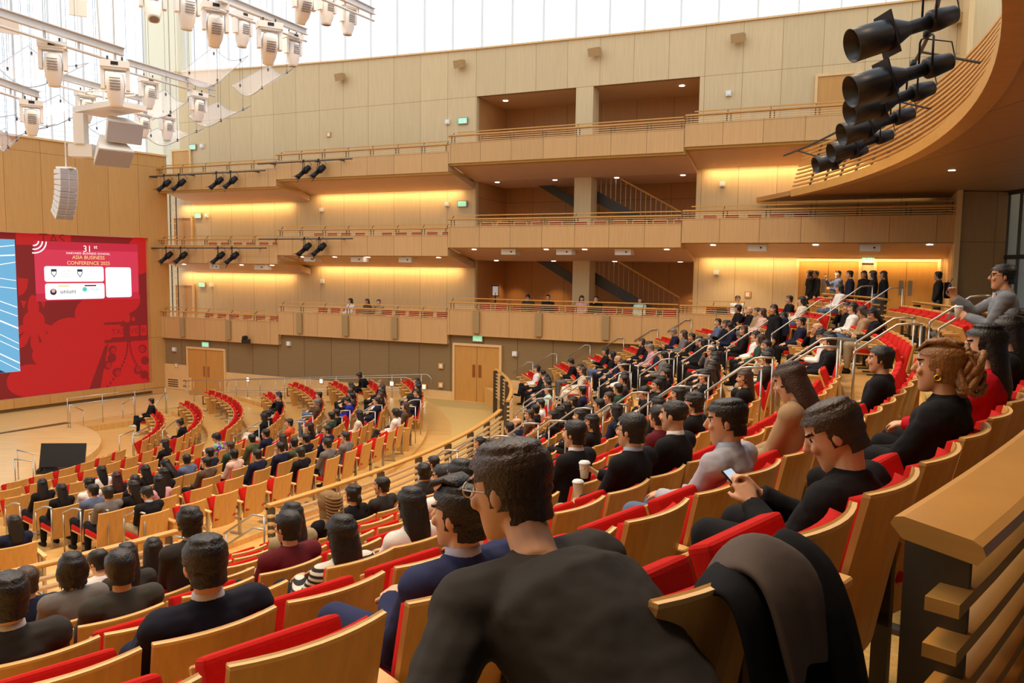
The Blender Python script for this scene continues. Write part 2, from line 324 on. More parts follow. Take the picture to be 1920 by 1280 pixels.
al = MB(); al.bb(-15, -5.7, 31.6, 31.75, -3, 7); al.bb(-14.95, -14.75, 28.9, 31.6, -3, 7); al.bb(-5.92, -5.75, 28.9, 31.6, -3, 7)
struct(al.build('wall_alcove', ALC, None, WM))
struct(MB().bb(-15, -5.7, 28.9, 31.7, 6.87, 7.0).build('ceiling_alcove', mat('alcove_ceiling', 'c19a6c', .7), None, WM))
tr = MB(); prev = None
for (a, za), (b, zb) in zip(top[:-1], top[1:]):
    tr.add([(a, 28.62, za), (b, 28.62, zb), (b, 28.9, zb), (a, 28.9, za), (a, 28.62, za+.06), (b, 28.62, zb+.06), (b, 28.9, zb+.06), (a, 28.9, za+.06)],
           [(0, 3, 2, 1), (4, 5, 6, 7), (0, 1, 5, 4), (1, 2, 6, 5), (2, 3, 7, 6), (3, 0, 4, 7)])
struct(tr.build('trim_2', WOODL, None, WM))
# wall at the far end of the boxes and the walls out of view behind the camera
pm = WM @ Vector((2.12, 26.45, 0))
ew = MB(); ew.bb(12.88, 14.35, 23.15, 23.3, -1.6, 2.42)
struct(ew.build('wall_end', panel_mat('end_panels', 'c49a62', 4, 10, (.98, -1.0), .42, '7d5628'), None, Matrix.Translation((0, 0, EZ))))
struct(MB().bb(2.08, 2.22, 26.3, 28.7, -1.6, 8.6).build('pillar', WOODL, None, WM))
struct(MB().bb(-34, 18, -3.3, -3.0, -6.5, 9).build('wall_opposite', WALLP, None, WM))
# ---------------------------------------------------------------- clerestory glazing and blinds
GLS = mat('window_glass', 'f4faff', .05, 0, .5, alpha=.05)
BLIND = mat('blind_slat', 'e6f0fa', .6, 0, .2)
nb = BLIND.node_tree; tb = nb.nodes.new('ShaderNodeBsdfTranslucent'); tb.inputs[0].default_value = (.86, .93, 1, 1)
mxs = nb.nodes.new('ShaderNodeMixShader'); mxs.inputs[0].default_value = .7
nb.links.new(nb.nodes['Principled BSDF'].outputs[0], mxs.inputs[1]); nb.links.new(tb.outputs[0], mxs.inputs[2]); nb.links.new(mxs.outputs[0], nb.nodes['Material Output'].inputs[0])
def glazing(i, s0, s1, p, z0, z1, M, bay, dense):
    w = struct(MB().bb(s0, s1, p, p+.03, z0, z1).build('window_%d' % i, GLS, None, M))
    fr = MB(); s = s0
    while s <= s1+.01: fr.bb(s-.03, s+.03, p+.05, p+.14, z0, z1); s += bay
    fr.build('mullion', WHITEP, w).matrix_world = M
    bl = MB(); z = z0+.1
    while z < z1:
        for a, b in dense: bl.box(((a+b)/2, p+.3, z), (b-a-.06, .12, .006), (.35, 0, 0))
        z += .22
    bl.build('blind', BLIND, w).matrix_world = M
glazing(1, -32, 5.2, 28.95, 8.7, 16, WM, 1.33, [(-32+1.33*i, -32+1.33*(i+1)) for i in range(28)])
glazing(2, -12, 21.6, 34.35, 5.05, 15, SM, 1.4, [(-12+1.4*i, -12+1.4*(i+1)) for i in range(24)])
struct(MB().bb(-33.2, -30.9, 28.7, 29.6, 4.9, 16).build('pillar_corner', mat('cream_plaster', 'efe3c4', .7), None, WM))
# ---------------------------------------------------------------- balcony boxes
TN = {1: 'lowest', 2: 'middle', 3: 'top'}; SN = {'A': 'beside the stage', 'B': 'second from the stage', 'C': 'in front of the stair alcoves', 'D': 'beside the rear doors'}
for t in (1, 2, 3):
    for sg, (a, b) in SEG.items():
        if t == 1 and sg == 'D': b = -3.7
        z = RZ[t][sg]; fb = z-FBD[t]; fz = z-.97
        e = empty('balcony', WM @ Vector(((a+b)/2, 27.6, fz)), 'maple fronted balcony box, %s level, %s' % (TN[t], SN[sg]), 'balcony', 'balcony boxes on the side wall')
        I = e.matrix_world.inverted()
        def part(mb, nm, m, par=e):
            o = mb.build(nm, m, par); o.matrix_parent_inverse = (par.matrix_world if par is e else e.matrix_world).inverted() if par is e else Matrix(); o.matrix_world = WM if par is e else WM; return o
        def P(mb, nm, m):
            o = mb.build(nm, m); o.parent = e; o.matrix_parent_inverse = I; o.matrix_basis = WM; return o
        f = MB().bb(a+.006, b-.006, 26.48, 26.56, fb+.03, z-.30); f.bb(a, b, 26.46, 26.6, fb-.01, fb+.03); f.bb(a, b, 26.47, 26.58, z-.32, z-.28)
        P(f, 'fascia', FASP)
        P(MB().bb(a, b, 26.56, 28.68, fz-.14, fz), 'deck', TAN)
        so = MB(); dp = [(26.56, fb+.02), (28.66, fb-.45)]+([(31.55, fb-.45), (31.55, fb+.35)] if sg == 'C' else [(28.66, fb-.2)])+[(26.56, fb+.3)]
        n = len(dp); so.add([(s, p, zz) for s in (a+.004, b-.004) for p, zz in dp], [tuple(range(n)), tuple(range(2*n-1, n-1, -1))]+[(i, i+n, (i+1) % n+n, (i+1) % n) for i in range(n)])
        P(so, 'soffit', SOFF)
        P(MB().bb(a+.02, b-.02, 26.42, 26.57, z-.045, z).bb(a, b, 26.45, 26.54, z-.06, z-.045), 'handrail', RAILW)
        P(MB().bb(a+.25, b-.1, 26.72, 26.77, z+.115, z+.15), 'inner_rail', RAILW)
        for q in (.10, .17, .24): P(MB().bb(a+.02, b-.02, 26.47, 26.5, z-q-.011, z-q+.011), 'slat', WOODL)
        nn = max(2, round((b-a)/1.26)); w_ = (b-a)/nn
        for i in range(nn+1):
            s = min(max(a+i*w_, a+.12), b-.12)
            pb = MB().bb(s-.02, s+.02, 26.52, 26.55, z-.31, z-.04); pb.bb(s+.11, s+.14, 26.52, 26.55, z-.31, z-.04); pb.tube([(s, 26.53, z-.06), (s, 26.74, z+.12)], .013, 6)
            P(pb, 'post', DGREY)
        if t == 1:
            for i in range(nn-1):
                if i % 2 == 0 and sg != 'D':
                    s = a+(i+1)*w_
                    tag(MB().bb(s-.13, s+.13, 26.38, 26.475, fb+.1, z-.33).build('column_speaker', mat('tan_grille', 'a58a5e', .8), None, WM), 'slim tan column speaker on the lowest balcony front, %s from the stage end %s' % (ORD[i//2+1], SN[sg]), 'speaker', 'column speakers on the lowest balcony')
# lamps in the soffits
nl = 0
for t in (2, 3):
    for sg, (a, b) in SEG.items():
        z = RZ[t][sg]; fb = z-FBD[t]; nn = round((b-a)/1.55)
        for i in range(nn):
            s = a+(i+.6)*(b-a)/nn; pp = 26.95; zz = fb+.02-.47*(pp-26.56)/2.1-.012
            tag(MB().tube([(s, pp, zz), (s, pp, zz+.02)], .085, 14).build('downlight', GLOW, None, WM), 'round recessed lamp in the soffit under the %s balcony %s, %s from the stage' % (TN[t], SN[sg], ORD[i+1]), 'downlight', 'recessed soffit lamps')
        if sg == 'C':
            for i in range(4):
                s = -14+i*2.5; zz = fb-.47
                tag(MB().tube([(s, 29.1, zz), (s, 29.1, zz+.02)], .085, 14).build('downlight', GLOW, None, WM), 'round recessed lamp deep under the %s balcony before the alcove, %s from the stage' % (TN[t], ORD[i+1]), 'downlight', 'recessed soffit lamps')
for i, s in enumerate((-14, -6.8)):
    tag(MB().tube([(s, 29.8, 6.85), (s, 29.8, 6.87)], .1, 14).build('downlight', GLOW, None, WM), 'round lamp in the top alcove ceiling %s the pillar' % ('stageward of', 'beyond')[i], 'downlight', 'recessed soffit lamps')
# white boxes hung under the middle boxes
for i, (s, sg) in enumerate(((-26.9, 'A'), (-24.3, 'A'), (-21.6, 'B'), (-19.2, 'B'), (-16.9, 'B'), (-12.4, 'C'), (-10.2, 'C'), (-8.0, 'C'), (-3.5, 'D'), (-.15, 'D'))):
    z = RZ[2][sg]-1.07-.03
    e = empty('projector', WM @ Vector((s, 27.0, z-.1)), 'white projector box hung under the middle balcony, %s from the stage' % ORD[i+1], 'projector', 'white boxes under the middle balcony')
    o = MB().bb(-.29, .29, -.22, .22, -.13, .06).bb(-.33, .33, -.25, .25, .06, .08).build('housing', WHITEP, e); o.matrix_basis = Matrix.Rotation(atan2(-.4146, .91), 4, 'Z')
    o = MB().tube([(.12, -.225, -.03), (.12, -.24, -.03)], .03, 10).build('lens', BLACKP, e); o.matrix_basis = Matrix.Rotation(atan2(-.4146, .91), 4, 'Z')
# ---------------------------------------------------------------- doors, signs
DOORW = mat('door_maple', 'c8914a', .4, var=.06, vscale=(14, 14, 1.4))
def door(i, s0, s1, z0, z1, p, leaves=2, handle='a5652f', frame=True):
    d = struct(MB().bb(s0, s1, p-.03, p+.05, z0, z1).build('door_%d' % i, DOORW, None, WM))
    x = MB(); mid = (s0+s1)/2
    if frame:
        x.bb(s0-.09, s0, p-.07, p+.02, z0, z1+.09); x.bb(s1, s1+.09, p-.07, p+.02, z0, z1+.09); x.bb(s0, s1, p-.07, p+.02, z1, z1+.09)
        x.build('door_frame', WOODL, d)
    if leaves == 2:
        MB().bb(mid-.006, mid+.006, p-.034, p-.02, z0, z1).build('joint', mat('door_gap', '4a2d10', .8), d)
        for q in (-.13, .13): MB().bb(mid+q-.06, mid+q+.06, p-.045, p-.03, z0+.95, z0+1.42).build('push_plate', mat('plate'+handle, handle, .4, .6), d)
    return d
door(1, -28.42, -26.25, -5.95, -3.76, 26.62, 2, 'b98254'); door(2, -14.52, -12.62, -5.03, -2.9, 26.62)
door(3, -2.33, -.47, -1.6, .42, 28.66, 2, '8d877f'); door(4, .07, 1.83, -1.6, .42, 28.66, 2, '8d877f')
for i, z in ((5, RZ[1]['A']), (6, RZ[2]['A']), (7, RZ[3]['A'])): door(i, -31.3, -30.2, z-.97, z+1.1, 28.66, 1)
door(8, -2.0, -.75, 4.18, 6.5, 28.66, 1)
GRN = mat('exit_green', '25d88f', .5, emit=1.1); SIGNB = mat('sign_housing', '9a9588', .5)
def text_mesh(txt, size, ext=.002, spacing=1.0):
    c = bpy.data.curves.new('txt', 'FONT'); c.body = txt; c.size = size; c.extrude = ext; c.align_x = 'CENTER'; c.align_y = 'CENTER'; c.space_character = spacing; c.resolution_u = 3
    o = bpy.data.objects.new('txt', c); COL.objects.link(o); dg = bpy.context.evaluated_depsgraph_get()
    me = bpy.data.meshes.new_from_object(o.evaluated_get(dg)); bpy.data.objects.remove(o); bpy.data.curves.remove(c)
    me.transform(Matrix.Rotation(radians(90), 4, 'X')); me.materials.clear(); return me
def exit_sign(M, where):
    e = empty('exit_sign', M, 'EXIT sign %s' % where, 'exit sign', 'EXIT signs')
    MB().bb(-.22, .22, 0, .06, -.13, .13).build('housing', SIGNB, e)
    MB().bb(-.19, .19, -.004, 0, -.1, .1).build('face', mat('sign_face', 'dff5ea', .5, emit=.25), e)
    me = text_mesh('EXIT', .2); me.materials.append(GRN); o = put('lettering', me, e); o.location = (0, -.008, 0)
for s, z, p, w in ((-30.0, RZ[3]['A']+1.25, 28.62, 'green on white beside the top balcony door by the stage'), (-29.75, RZ[2]['A']+1.2, 28.62, 'glowing green beside the middle balcony door by the stage'), (-29.6, RZ[1]['A']+1.15, 28.62, 'glowing green beside the lowest balcony door by the stage'),
                   (-15.35, 5.95, 28.62, 'green on white high beside the top stair alcove'), (-15.35, 2.65, 28.62, 'glowing green beside the middle stair alcove'), (-27.35, -3.53, 26.58, 'in a wood frame above the double door near the stage'), (-13.55, -2.6, 26.58, 'in a wood frame above the double door of the lower aisle'), (-.2, .5, 28.6, 'glowing green between the two rear double doors')):
    exit_sign(WM @ Matrix.Translation((s, p, z)), w)
for i, (s, z, p) in enumerate(((-29.4, RZ[3]['A']+1.27, 28.64), (-29.2, RZ[2]['A']+1.2, 28.64), (-29.0, RZ[1]['A']+1.15, 28.64), (-22.4, 2.55, 28.64), (-22.4, -.6, 28.64), (-16.05, 5.95, 28.64), (-16.05, 2.65, 28.64), (-4.9, 6.2, 28.64), (-5.0, 3.1, 28.64), (-5.1, 0, 28.64), (-22.6, -3.25, 26.6), (-12.0, -3.1, 26.6), (-29.3, -3.85, 26.6))):
    tag(MB().bb(-.09, .09, -.05, .05, -.09, .09).bb(-.05, .05, -.075, -.05, -.06, -.01).build('strobe_alarm', WHITEP, None, WM @ Matrix.Translation((s, p, z))), 'small white alarm strobe on the side wall, number %s counted from the top door' % ORD[i+1], 'alarm', 'alarm strobes on the side wall')
# stairs seen in two of the alcoves
for z0, nm in ((-2.15, 'lowest'), (1.0, 'middle')):
    e = empty('staircase', WM @ Vector((-9.4, 30.4, z0)), 'dark steel staircase rising in the %s alcove behind the pillar' % nm, 'staircase')
    I = e.matrix_world.inverted()
    def P(mb, n_, m): o = mb.build(n_, m); o.parent = e; o.matrix_parent_inverse = I; o.matrix_basis = WM
    x0, x1, zt, zb = -10.75, -6.6, z0+2.55, z0+.25
    P(MB().prism([(x0, zt), (x1, zb), (x1, zb-.35), (x0, zt-.5)], 29.55, 29.62), 'stringer', DGREY)
    P(MB().prism([(-13.2, zt+.5), (x0, zt-.9), (x0, zt-1.3), (-13.2, zt+.1)], 30.9, 31.0), 'stringer', DGREY)
    P(MB().tube([(x0, 29.55, zt+.95), (x1, 29.55, zb+.95)], .035, 8), 'handrail', RAILW)
    b = MB()
    for i in range(22):
        q = i/21; b.tube([(x0+(x1-x0)*q, 29.56, zt+(zb-zt)*q), (x0+(x1-x0)*q, 29.56, zt+(zb-zt)*q+.93)], .009, 5)
    P(b, 'baluster_grille', STEEL)
# ---------------------------------------------------------------- rear balcony over the concourse
so = MB(); so.sector(29.3, 35.3, -60, -60, amax(29.3, 16.4), amax(35.3, 16.4), 2.45, 2.6, 60)
struct(so.build('ceiling_concourse', SOFW))
e = empty('rear_balcony', pol(29.5, -15, 2.6), 'curved maple slatted balcony front over the rear concourse', 'balcony')
I = e.matrix_world.inverted()
def P(mb, nm, m): o = mb.build(nm, m); o.parent = e; o.matrix_parent_inverse = I; return o
P(MB().sector(29.28, 29.55, -60, -60, 4.5, 4.5, 2.40, 2.62, 60), 'fascia', RAILW)
for i in range(10):
    r = 29.42+.035*i; P(MB().arcbar(r, -60, 4.8, 2.74+.125*i, .075, .045, 48), 'slat', RAILW)
for i in range(30):
    a = -58+i*2.1; P(MB().tube([pol(29.5, a, 2.6), pol(29.85, a, 3.95)], .035, 5), 'post', BRONZE)
P(MB().sector(29.8, 35.2, -60, -60, 4.5, 4.5, 2.6, 2.7, 40), 'deck', GRC)
for i, (r, a) in enumerate(((31.4, -21), (31.2, -14), (32.6, -16), (31.0, -7.5), (33.4, -20), (33.2, -9), (33.2, -27), (31.3, -29))):
    tag(MB().tube([pol(r, a, 2.44), pol(r, a, 2.455)], .075, 12).build('downlight', GLOW), 'round recessed lamp in the wood concourse ceiling, lamp %s along the curve' % ORD[i+1], 'downlight', 'concourse ceiling lamps')
# glass rear wall
gw = MB(); gw.sector(34.9, 34.95, -50, -50, 5, 5, -1.6, 2.45, 40)
w = struct(gw.build('window_3', mat('dim_glass', '9db4c6', .1, 0, .6, alpha=.55)))
fr = MB()
for i in range(60):
    a = -50+i*.92; fr.tube([pol(34.86, a, -1.6), pol(34.86, a, 2.45)], .05, 4)
for z in (-1.5, .55, 2.4): fr.arcbar(34.86, -50, 5, z, .1, .12, 40)
fr.build('mullion', DGREY, w)
struct(MB().sector(37.5, 37.7, -50, -50, 8, 8, -1.6, 2.6, 20).build('wall_lobby', mat('lobby_wall', '9fb3c4', .8)))
tag(MB().tube([pol(32.55, -40.6, -1.6), pol(32.55, -40.6, 0.02)], .32, 14).build('loudspeaker', BLACKP, None), 'tall black loudspeaker standing behind the curved wooden rail', 'loudspeaker')
# ================================================================ video wall
def em(name, col, e=1.0):
    m = mat(name, col, .6, emit=e); m.node_tree.nodes['Principled BSDF'].inputs['Base Color'].default_value = (.01, .01, .01, 1); return m
EDR, ELR, ESL, EWH = em('led_dark_red', '7d1013'), em('led_red', 'b81215'), em('led_slide', 'd8324e'), em('led_white', 'ffffff', 1.15)
EBL, EGO, ENV, EGR, ETE = em('led_blue', '6fb4dc'), em('led_gold', 'f3d58a', 1.1), em('led_navy', '1c2340'), em('led_grey', 'b9c4cc'), em('led_teal', '5ed0c4')
ESD = em('led_slide_deep', 'c4203a')
vw = empty('video_wall', SM @ Vector((17, 33.86, -5.38)), 'wide video wall on the stage showing red artwork and a conference slide', 'video wall')
VI = vw.matrix_world.inverted()
def V(mb, nm, m, par=None):
    o = mb.build(nm, m); o.parent = par or vw
    o.matrix_parent_inverse = VI if par is None else Matrix(); o.matrix_basis = SM if par is None else Matrix(); return o
screen = V(MB().bb(6, 21.04, 33.86, 33.95, -5.37, 1.23), 'screen', EDR)
def flat(poly, layer, mb=None):
    mb = mb or MB(); p = 33.86-.004*layer; mb.prism(poly, p-.002, p+.001); return mb
def disc(cs, cz, rs, rz=None, n=30): rz = rz or rs; return [(cs+rs*cos(2*pi*i/n), cz+rz*sin(2*pi*i/n)) for i in range(n)]
def rrect(s0, s1, z0, z1, r=.09):
    o = []
    for cx, cz, a in ((s1-r, z1-r, 0), (s0+r, z1-r, 90), (s0+r, z0+r, 180), (s1-r, z0+r, 270)):
        o += [(cx+r*cos(radians(a+t)), cz+r*sin(radians(a+t))) for t in (0, 30, 60, 90)]
    return o
def blob(items, layer):
    mb = MB()
    for i, q in enumerate(items): p = 33.86-.004*layer-.00005*i; mb.prism(q, p-.001, p+.002)
    return mb
# cloud bank rising to the upper corner
cl = [disc(15.85, -4.72, .88, .66), disc(16.95, -3.72, .98, .68), disc(17.55, -2.95, .95, .72), disc(18.7, -2.1, .95, .75), disc(19.4, -1.9, .85, .72), disc(20.0, -1.5, .72, .66), disc(20.75, .45, .6, .85),
      [(16.1, -5.36), (17.2, -3.2), (18.1, -2.3), (19.6, -1.6), (20.2, -2.0), (19.6, -2.9), (19.0, -3.6), (18.9, -4.2), (18.35, -5.36)], [(18.75, -5.36), (19.2, -3.3), (21.03, -3.35), (21.03, -5.36)], [(20.6, 1.22), (20.6, .0), (21.03, -.3), (21.03, 1.22)]]
V(blob(cl, 1), 'cloud_pattern', ELR)
sh = [disc(16.1, -1.75, .22, .5), disc(16.1, -2.3, .42, .42)]
for a in (-62, -31, 0, 31, 62):
    c, s_ = cos(radians(a)), sin(radians(a)); q = [(x*.17, -.85+.33*y) for x, y in [(cos(t*pi/9), sin(t*pi/9)) for t in range(18)]]; q = [(x*(1-.0*z), z) for x, z in q]
    sh.append([(16.1+x*c-z*s_*-1*-1, -2.35+x*s_+z*c) for x, z in q]); sh.append([(16.1+x*c-z*s_, -2.35+x*s_+z*c) for x, z in [(-.1, 0), (.1, 0), (.16, -.8), (-.16, -.8)]])
sh += [[(15.62, -1.45), (15.85, -1.5), (15.72, -1.8)], [(16.38, -1.5), (16.62, -1.45), (16.5, -1.8)], [(15.55, -.55), (15.95, -.6), (15.9, -.95), (15.75, -1.2), (15.55, -1.28)]]
V(blob(sh, 1), 'shell_pattern', ELR)
fr = [[(15.55, .75), (17.7, .8), (17.7, 1.22), (15.55, 1.22)]]
V(blob(fr, 1), 'banner_pattern', ELR)
gate = [[(19.0, -2.62), (21.03, -2.66), (21.03, -2.5), (20.5, -2.45), (20.0, -2.5), (19.0, -2.52)], [(19.0, -3.42), (21.03, -3.42), (21.03, -3.26), (19.0, -3.28)], [(18.25, -5.36), (18.62, -5.36), (19.05, -3.9), (19.02, -3.5)]]
for k in range(14):
    t = k/13; a = (20.08-.03-1.05*t**2.0*.95, -3.45-1.9*t); b_ = (20.12+.03+1.0*t**2.0*.95, -3.45-1.9*t)
    for q in (a, b_): gate.append(disc(q[0], q[1], .045, .08, 8))
for (s_, z_) in ((19.35, -3.75), (19.1, -4.4), (19.5, -4.75), (20.75, -3.8), (20.5, -4.75), (20.85, -4.35), (19.3, -4.1), (20.8, -5.0)): gate.append(disc(s_, z_, .2, .2, 14))
V(blob(gate, 2), 'gate_pattern', EDR)
pl = []
for (s_, w_) in ((19.12, .2), (19.62, .5), (20.38, .42), (20.83, .3)): pl.append(rrect(s_-w_/2, s_+w_/2, -3.2, -2.72, .05))
for (s_, z_) in ((19.4, -3.78), (19.15, -4.42), (19.55, -4.78), (20.72, -3.82), (20.52, -4.72)):
    pl += [disc(s_, z_, .05, .05, 8)]+[disc(s_+.1*cos(a), z_+.1*sin(a), .05, .035, 8) for a in (0, 1.05, 2.1, 3.14, 4.2, 5.24)]
pl += [disc(20.05, -2.35, .16, .22, 14), disc(19.75, -2.42, .08, .1, 10), disc(20.35, -2.42, .08, .1, 10)]
V(blob(pl, 3), 'plate_pattern', ELR)
def vtext(txt, size, s, z, layer, m, sp=1.0):
    me = text_mesh(txt, size, .0005, sp); me.materials.append(m); o = put('lettering', me); o.parent = vw; o.matrix_parent_inverse = VI
    o.matrix_basis = SM @ Matrix.Translation((s, 33.86-.004*layer, z)); return o
vtext('TAS', .36, 19.62, -2.96, 4, EDR); vtext('VE', .36, 20.38, -2.96, 4, EDR); vtext('R', .36, 20.83, -2.96, 4, EDR); vtext('TAS', .62, 16.95, 1.0, 2, EDR)
# picture of cables against the sky
bl = V(MB().prism([(8, -4.31), (15.5, -4.31), (15.5, .96), (8, .96)], 33.851, 33.853), 'sky_picture', EBL)
ln = MB()
for (z0, z1, w_) in ((.2, .72, .03), (-.05, .32, .05), (-.55, .05, .03), (-.62, -.68, .025), (-1.0, -1.0, .025), (-1.2, -1.75, .035), (-1.55, -2.1, .03), (-1.9, -2.6, .06), (-2.3, -3.2, .03), (-2.6, -3.45, .03), (-3.1, -4.0, .05), (-3.3, -4.5, .025)):
    a = max(z1, -4.28); ln.prism([(13.6, z0+.25), (15.49, a), (15.49, a+w_), (13.6, z0+.25+w_)], 33.847, 33.849)
V(ln, 'cable_lines', EWH); V(MB().prism([(13, -3.2), (14.95, -4.3), (13, -4.3)], 33.846, 33.848), 'dark_corner', ENV)
# slide
V(MB().prism([(16.21, -1.52), (20.65, -1.52), (20.65, .94), (16.21, .94)], 33.839, 33.844), 'slide', ESL)
V(MB().prism([(16.21, -1.52), (20.65, -1.52), (20.65, -1.2), (16.21, -1.2)], 33.8375, 33.8395).prism([(16.21, .6), (20.65, .6), (20.65, .94), (16.21, .94)], 33.8375, 33.8395), 'slide_band', ESD)
cards = MB()
for r in ((16.57, 19.05, -.72, -.08), (16.58, 19.06, -1.46, -.79), (19.13, 20.3, -1.42, -.1)): cards.prism(rrect(*r), 33.834, 33.837)
V(cards, 'slide_card', EWH)
w_ = MB()
for r in (.17, .32, .47):
    for k in range(10):
        a0, a1 = radians(-k*9.5-3), radians(-(k+1)*9.5-3)
        w_.prism([(16.2+(r+d)*cos(a), .94+(r+d)*sin(a)) for a, d in ((a0, 0), (a1, 0), (a1, .05), (a0, .05))], 33.834, 33.837)
V(w_, 'arc_mark', EWH)
vtext('31', .38, 18.37, .66, 7, EWH); vtext('st', .22, 18.73, .76, 7, EWH); vtext('HARVARD BUSINESS SCHOOL', .125, 18.42, .47, 7, EWH, 1.15)
vtext('ASIA BUSINESS', .215, 18.42, .30, 7, EGO); vtext('CONFERENCE 2025', .215, 18.42, .06, 7, EGO)
vtext('Asian Affinity', .09, 17.5, -.27, 8, EGR); vtext('Business', .09, 17.38, -.38, 8, EGR); vtext('Association', .09, 17.46, -.49, 8, EGR)
vtext('Southeast Asia', .09, 18.6, -.3, 8, EGR); vtext('Club', .09, 18.38, -.41, 8, EGR); vtext('uniuni', .27, 17.5, -1.13, 8, ENV); vtext('intudo', .14, 18.65, -1.05, 8, ETE); vtext('TREASURED', .1, 18.6, -1.3, 8, EGR) if False else None
lg = MB()
for s_ in (16.95, 18.02):
    lg.prism([(s_-.11, -.2), (s_+.11, -.2), (s_+.11, -.38), (s_, -.54), (s_-.11, -.38)], 33.831, 33.833)
V(lg, 'shield_mark', ENV); lg = MB()
for s_ in (16.95, 18.02): lg.prism([(s_-.085, -.3), (s_+.085, -.3), (s_+.085, -.37), (s_, -.49), (s_-.085, -.37)], 33.829, 33.8305)
V(lg, 'shield_field', EWH)
V(MB().prism(disc(16.9, -1.14, .13, .13), 33.831, 33.833), 'round_mark', ENV); V(MB().prism(disc(16.9, -1.1, .075, .075), 33.829, 33.8305), 'round_mark_centre', em('led_peach', 'f3b0a0'))
V(MB().prism(disc(18.2, -1.05, .1, .1), 33.831, 33.833), 'teal_mark', ETE)
V(MB().bb(17.1, 17.55, 33.831, 33.833, -.93, -.87), 'gold_tab', EGO); V(MB().bb(18.2, 18.7, 33.831, 33.833, -.92, -.86), 'red_tab', EDR)
# ================================================================ rails
def curved_rail(i, R, z, spans, fz, nsl, lab):
    for j, (a0, a1) in enumerate(spans):
        e = empty('guard_rail', pol(R, (a0+a1)/2, fz), lab[j], 'guard rail')
        I = e.matrix_world.inverted(); n = max(4, int((a1-a0)*1.6))
        def P(mb, nm, m): o = mb.build(nm, m); o.parent = e; o.matrix_parent_inverse = I; return o
        cap = MB()
        rs = []
        w, h = (.21, .055) if i == 2 else (.11, .05)
        for k in range(n+1):
            a = a0+(a1-a0)*k/n; ring = []
            for dr, dz in ((-.5, 0), (-.46, .35), (-.36, .5), (.36, .5), (.46, .35), (.5, 0), (.42, -.5), (-.36, -.5)): ring.append(pol(R+w*dr, a, z+h*dz-(dr*.03 if i == 2 else 0)))
            rs.append(ring)
        cap.rings(rs); P(cap, 'handrail', RAILW)
        for k in range(nsl): P(MB().arcbar(R+.02, a0, a1, z-.16-.115*k, .075, .034, n), 'slat', WOODL if i == 1 else RAILW)
        m = max(2, round(radians(a1-a0)*R/1.3))
        for k in range(m+1):
            a = a0+.25+(a1-a0-.5)*k/m; c = pol(R-.03, a, (z+fz)/2-.03)
            P(MB().box(c, (.15, .025, z-fz-.03), Matrix.Rotation(radians(a), 3, 'Z')), 'post', BRONZE)
curved_rail(1, 20.5, -3.48, ((-52, -38.2), (-34.2, -9.4), (-5.6, 13.4)), -5.03, 8, ('low curved wood rail before the raised tier, stretch with the small steel post, beyond the open steps', 'long curved wood rail between the raised tier and the carpeted aisle', 'tall slatted curved rail by the double door of the carpeted aisle'))
curved_rail(2, 30.05, -.62, ((-44.3, -33.6), (-29.3, -25.6), (-22.6, -9.4), (-5.6, 2.5)), -1.57, 7, ('wide curved maple rail with slats behind the last row, beside the draped coat', 'short slatted maple rail with dark posts before the man in grey blazer', 'maple rail behind the last row where the standing people lean', 'short maple rail at the wall end of the last row'))
# ramp rails along the lower wall
def steel(path, name, label, posts=(), r=.017, group='steel handrails', M=None):
    e = empty(name, (M or Matrix()) @ Vector(path[0]), label, 'handrail', group); I = e.matrix_world.inverted()
    o = MB().tube(path, r, 8).build('rail', STEEL, None, None, True); o.parent = e; o.matrix_parent_inverse = I; o.matrix_basis = M or Matrix()
    for a, b in posts:
        o = MB().tube([a, b], r*.9, 6).build('post', STEEL, None, None, True); o.parent = e; o.matrix_parent_inverse = I; o.matrix_basis = M or Matrix()
    return e
def zr(s): return np.interp(s, [-26, -16], [-5.92, -5.03])
for p, s0, s1, lab, dz in ((26.4, -26.0, -15.4, 'long steel ramp handrail with looped ends fixed along the brown fabric wall', .0), (25.25, -27.3, -15.6, 'long steel ramp handrail on posts behind the empty seats of the lower block', -.02)):
    pts = [(s0+.1*0, p, zr(s0)+.35)]
    pts = [(s1-.3, p, zr(s1)+.42), (s0+.35, p, zr(s0)+.42)]+[(s0+.35-.28*sin(t), p, zr(s0)+.68-.26*cos(t)) for t in (.5, 1.1, 1.57, 2.1, 2.7)]+[(s0+.35, p, zr(s0)+.94), (s1-.3, p, zr(s1)+.94)]+[(s1-.3+.26*sin(t), p, zr(s1)+.68+.26*cos(t)) for t in (.5, 1.1, 1.57, 2.1, 2.7)]
    steel(pts, 'handrail', lab, [((s, p, zr(s)), (s, p, zr(s)+.94)) for s in np.linspace(s0+.6, s1-.5, 8)], M=WM)
LT = {'A': 'by the near stair aisle', 'B': 'by the far stair aisle'}
def step_rail(a, k, RR, FF, lab, zt=.93, dr=.85, rise=.40, up=.3):
    r0 = RR[k]-dr; r1 = RR[k]-.02; z0 = FF[k]+zt-.05; z1 = z0+rise
    steel([pol(r0, a, z0-.12), pol(r0+.03, a, z0), pol(r1-up, a, z1-.02), pol(r1-up+.12, a, z1), pol(r1, a, z1)], 'handrail', lab, [(pol(r1-.02, a, FF[k]), pol(r1-.02, a, z1)), (pol(r0+.02, a, FF[k]), pol(r0+.02, a, z0))])
for k in range(0, 9):
    for nm, (a0, a1) in (('A', (-25.6, -22.4)), ('B', (-9.6, -5.5))):
        for q, a in (('stage', a0), ('wall', a1)):
            step_rail(a, k, UR, UF, 'steel handrail %s, row %s from the rear rail, %s side' % (LT[nm], ORD[k+1], q))
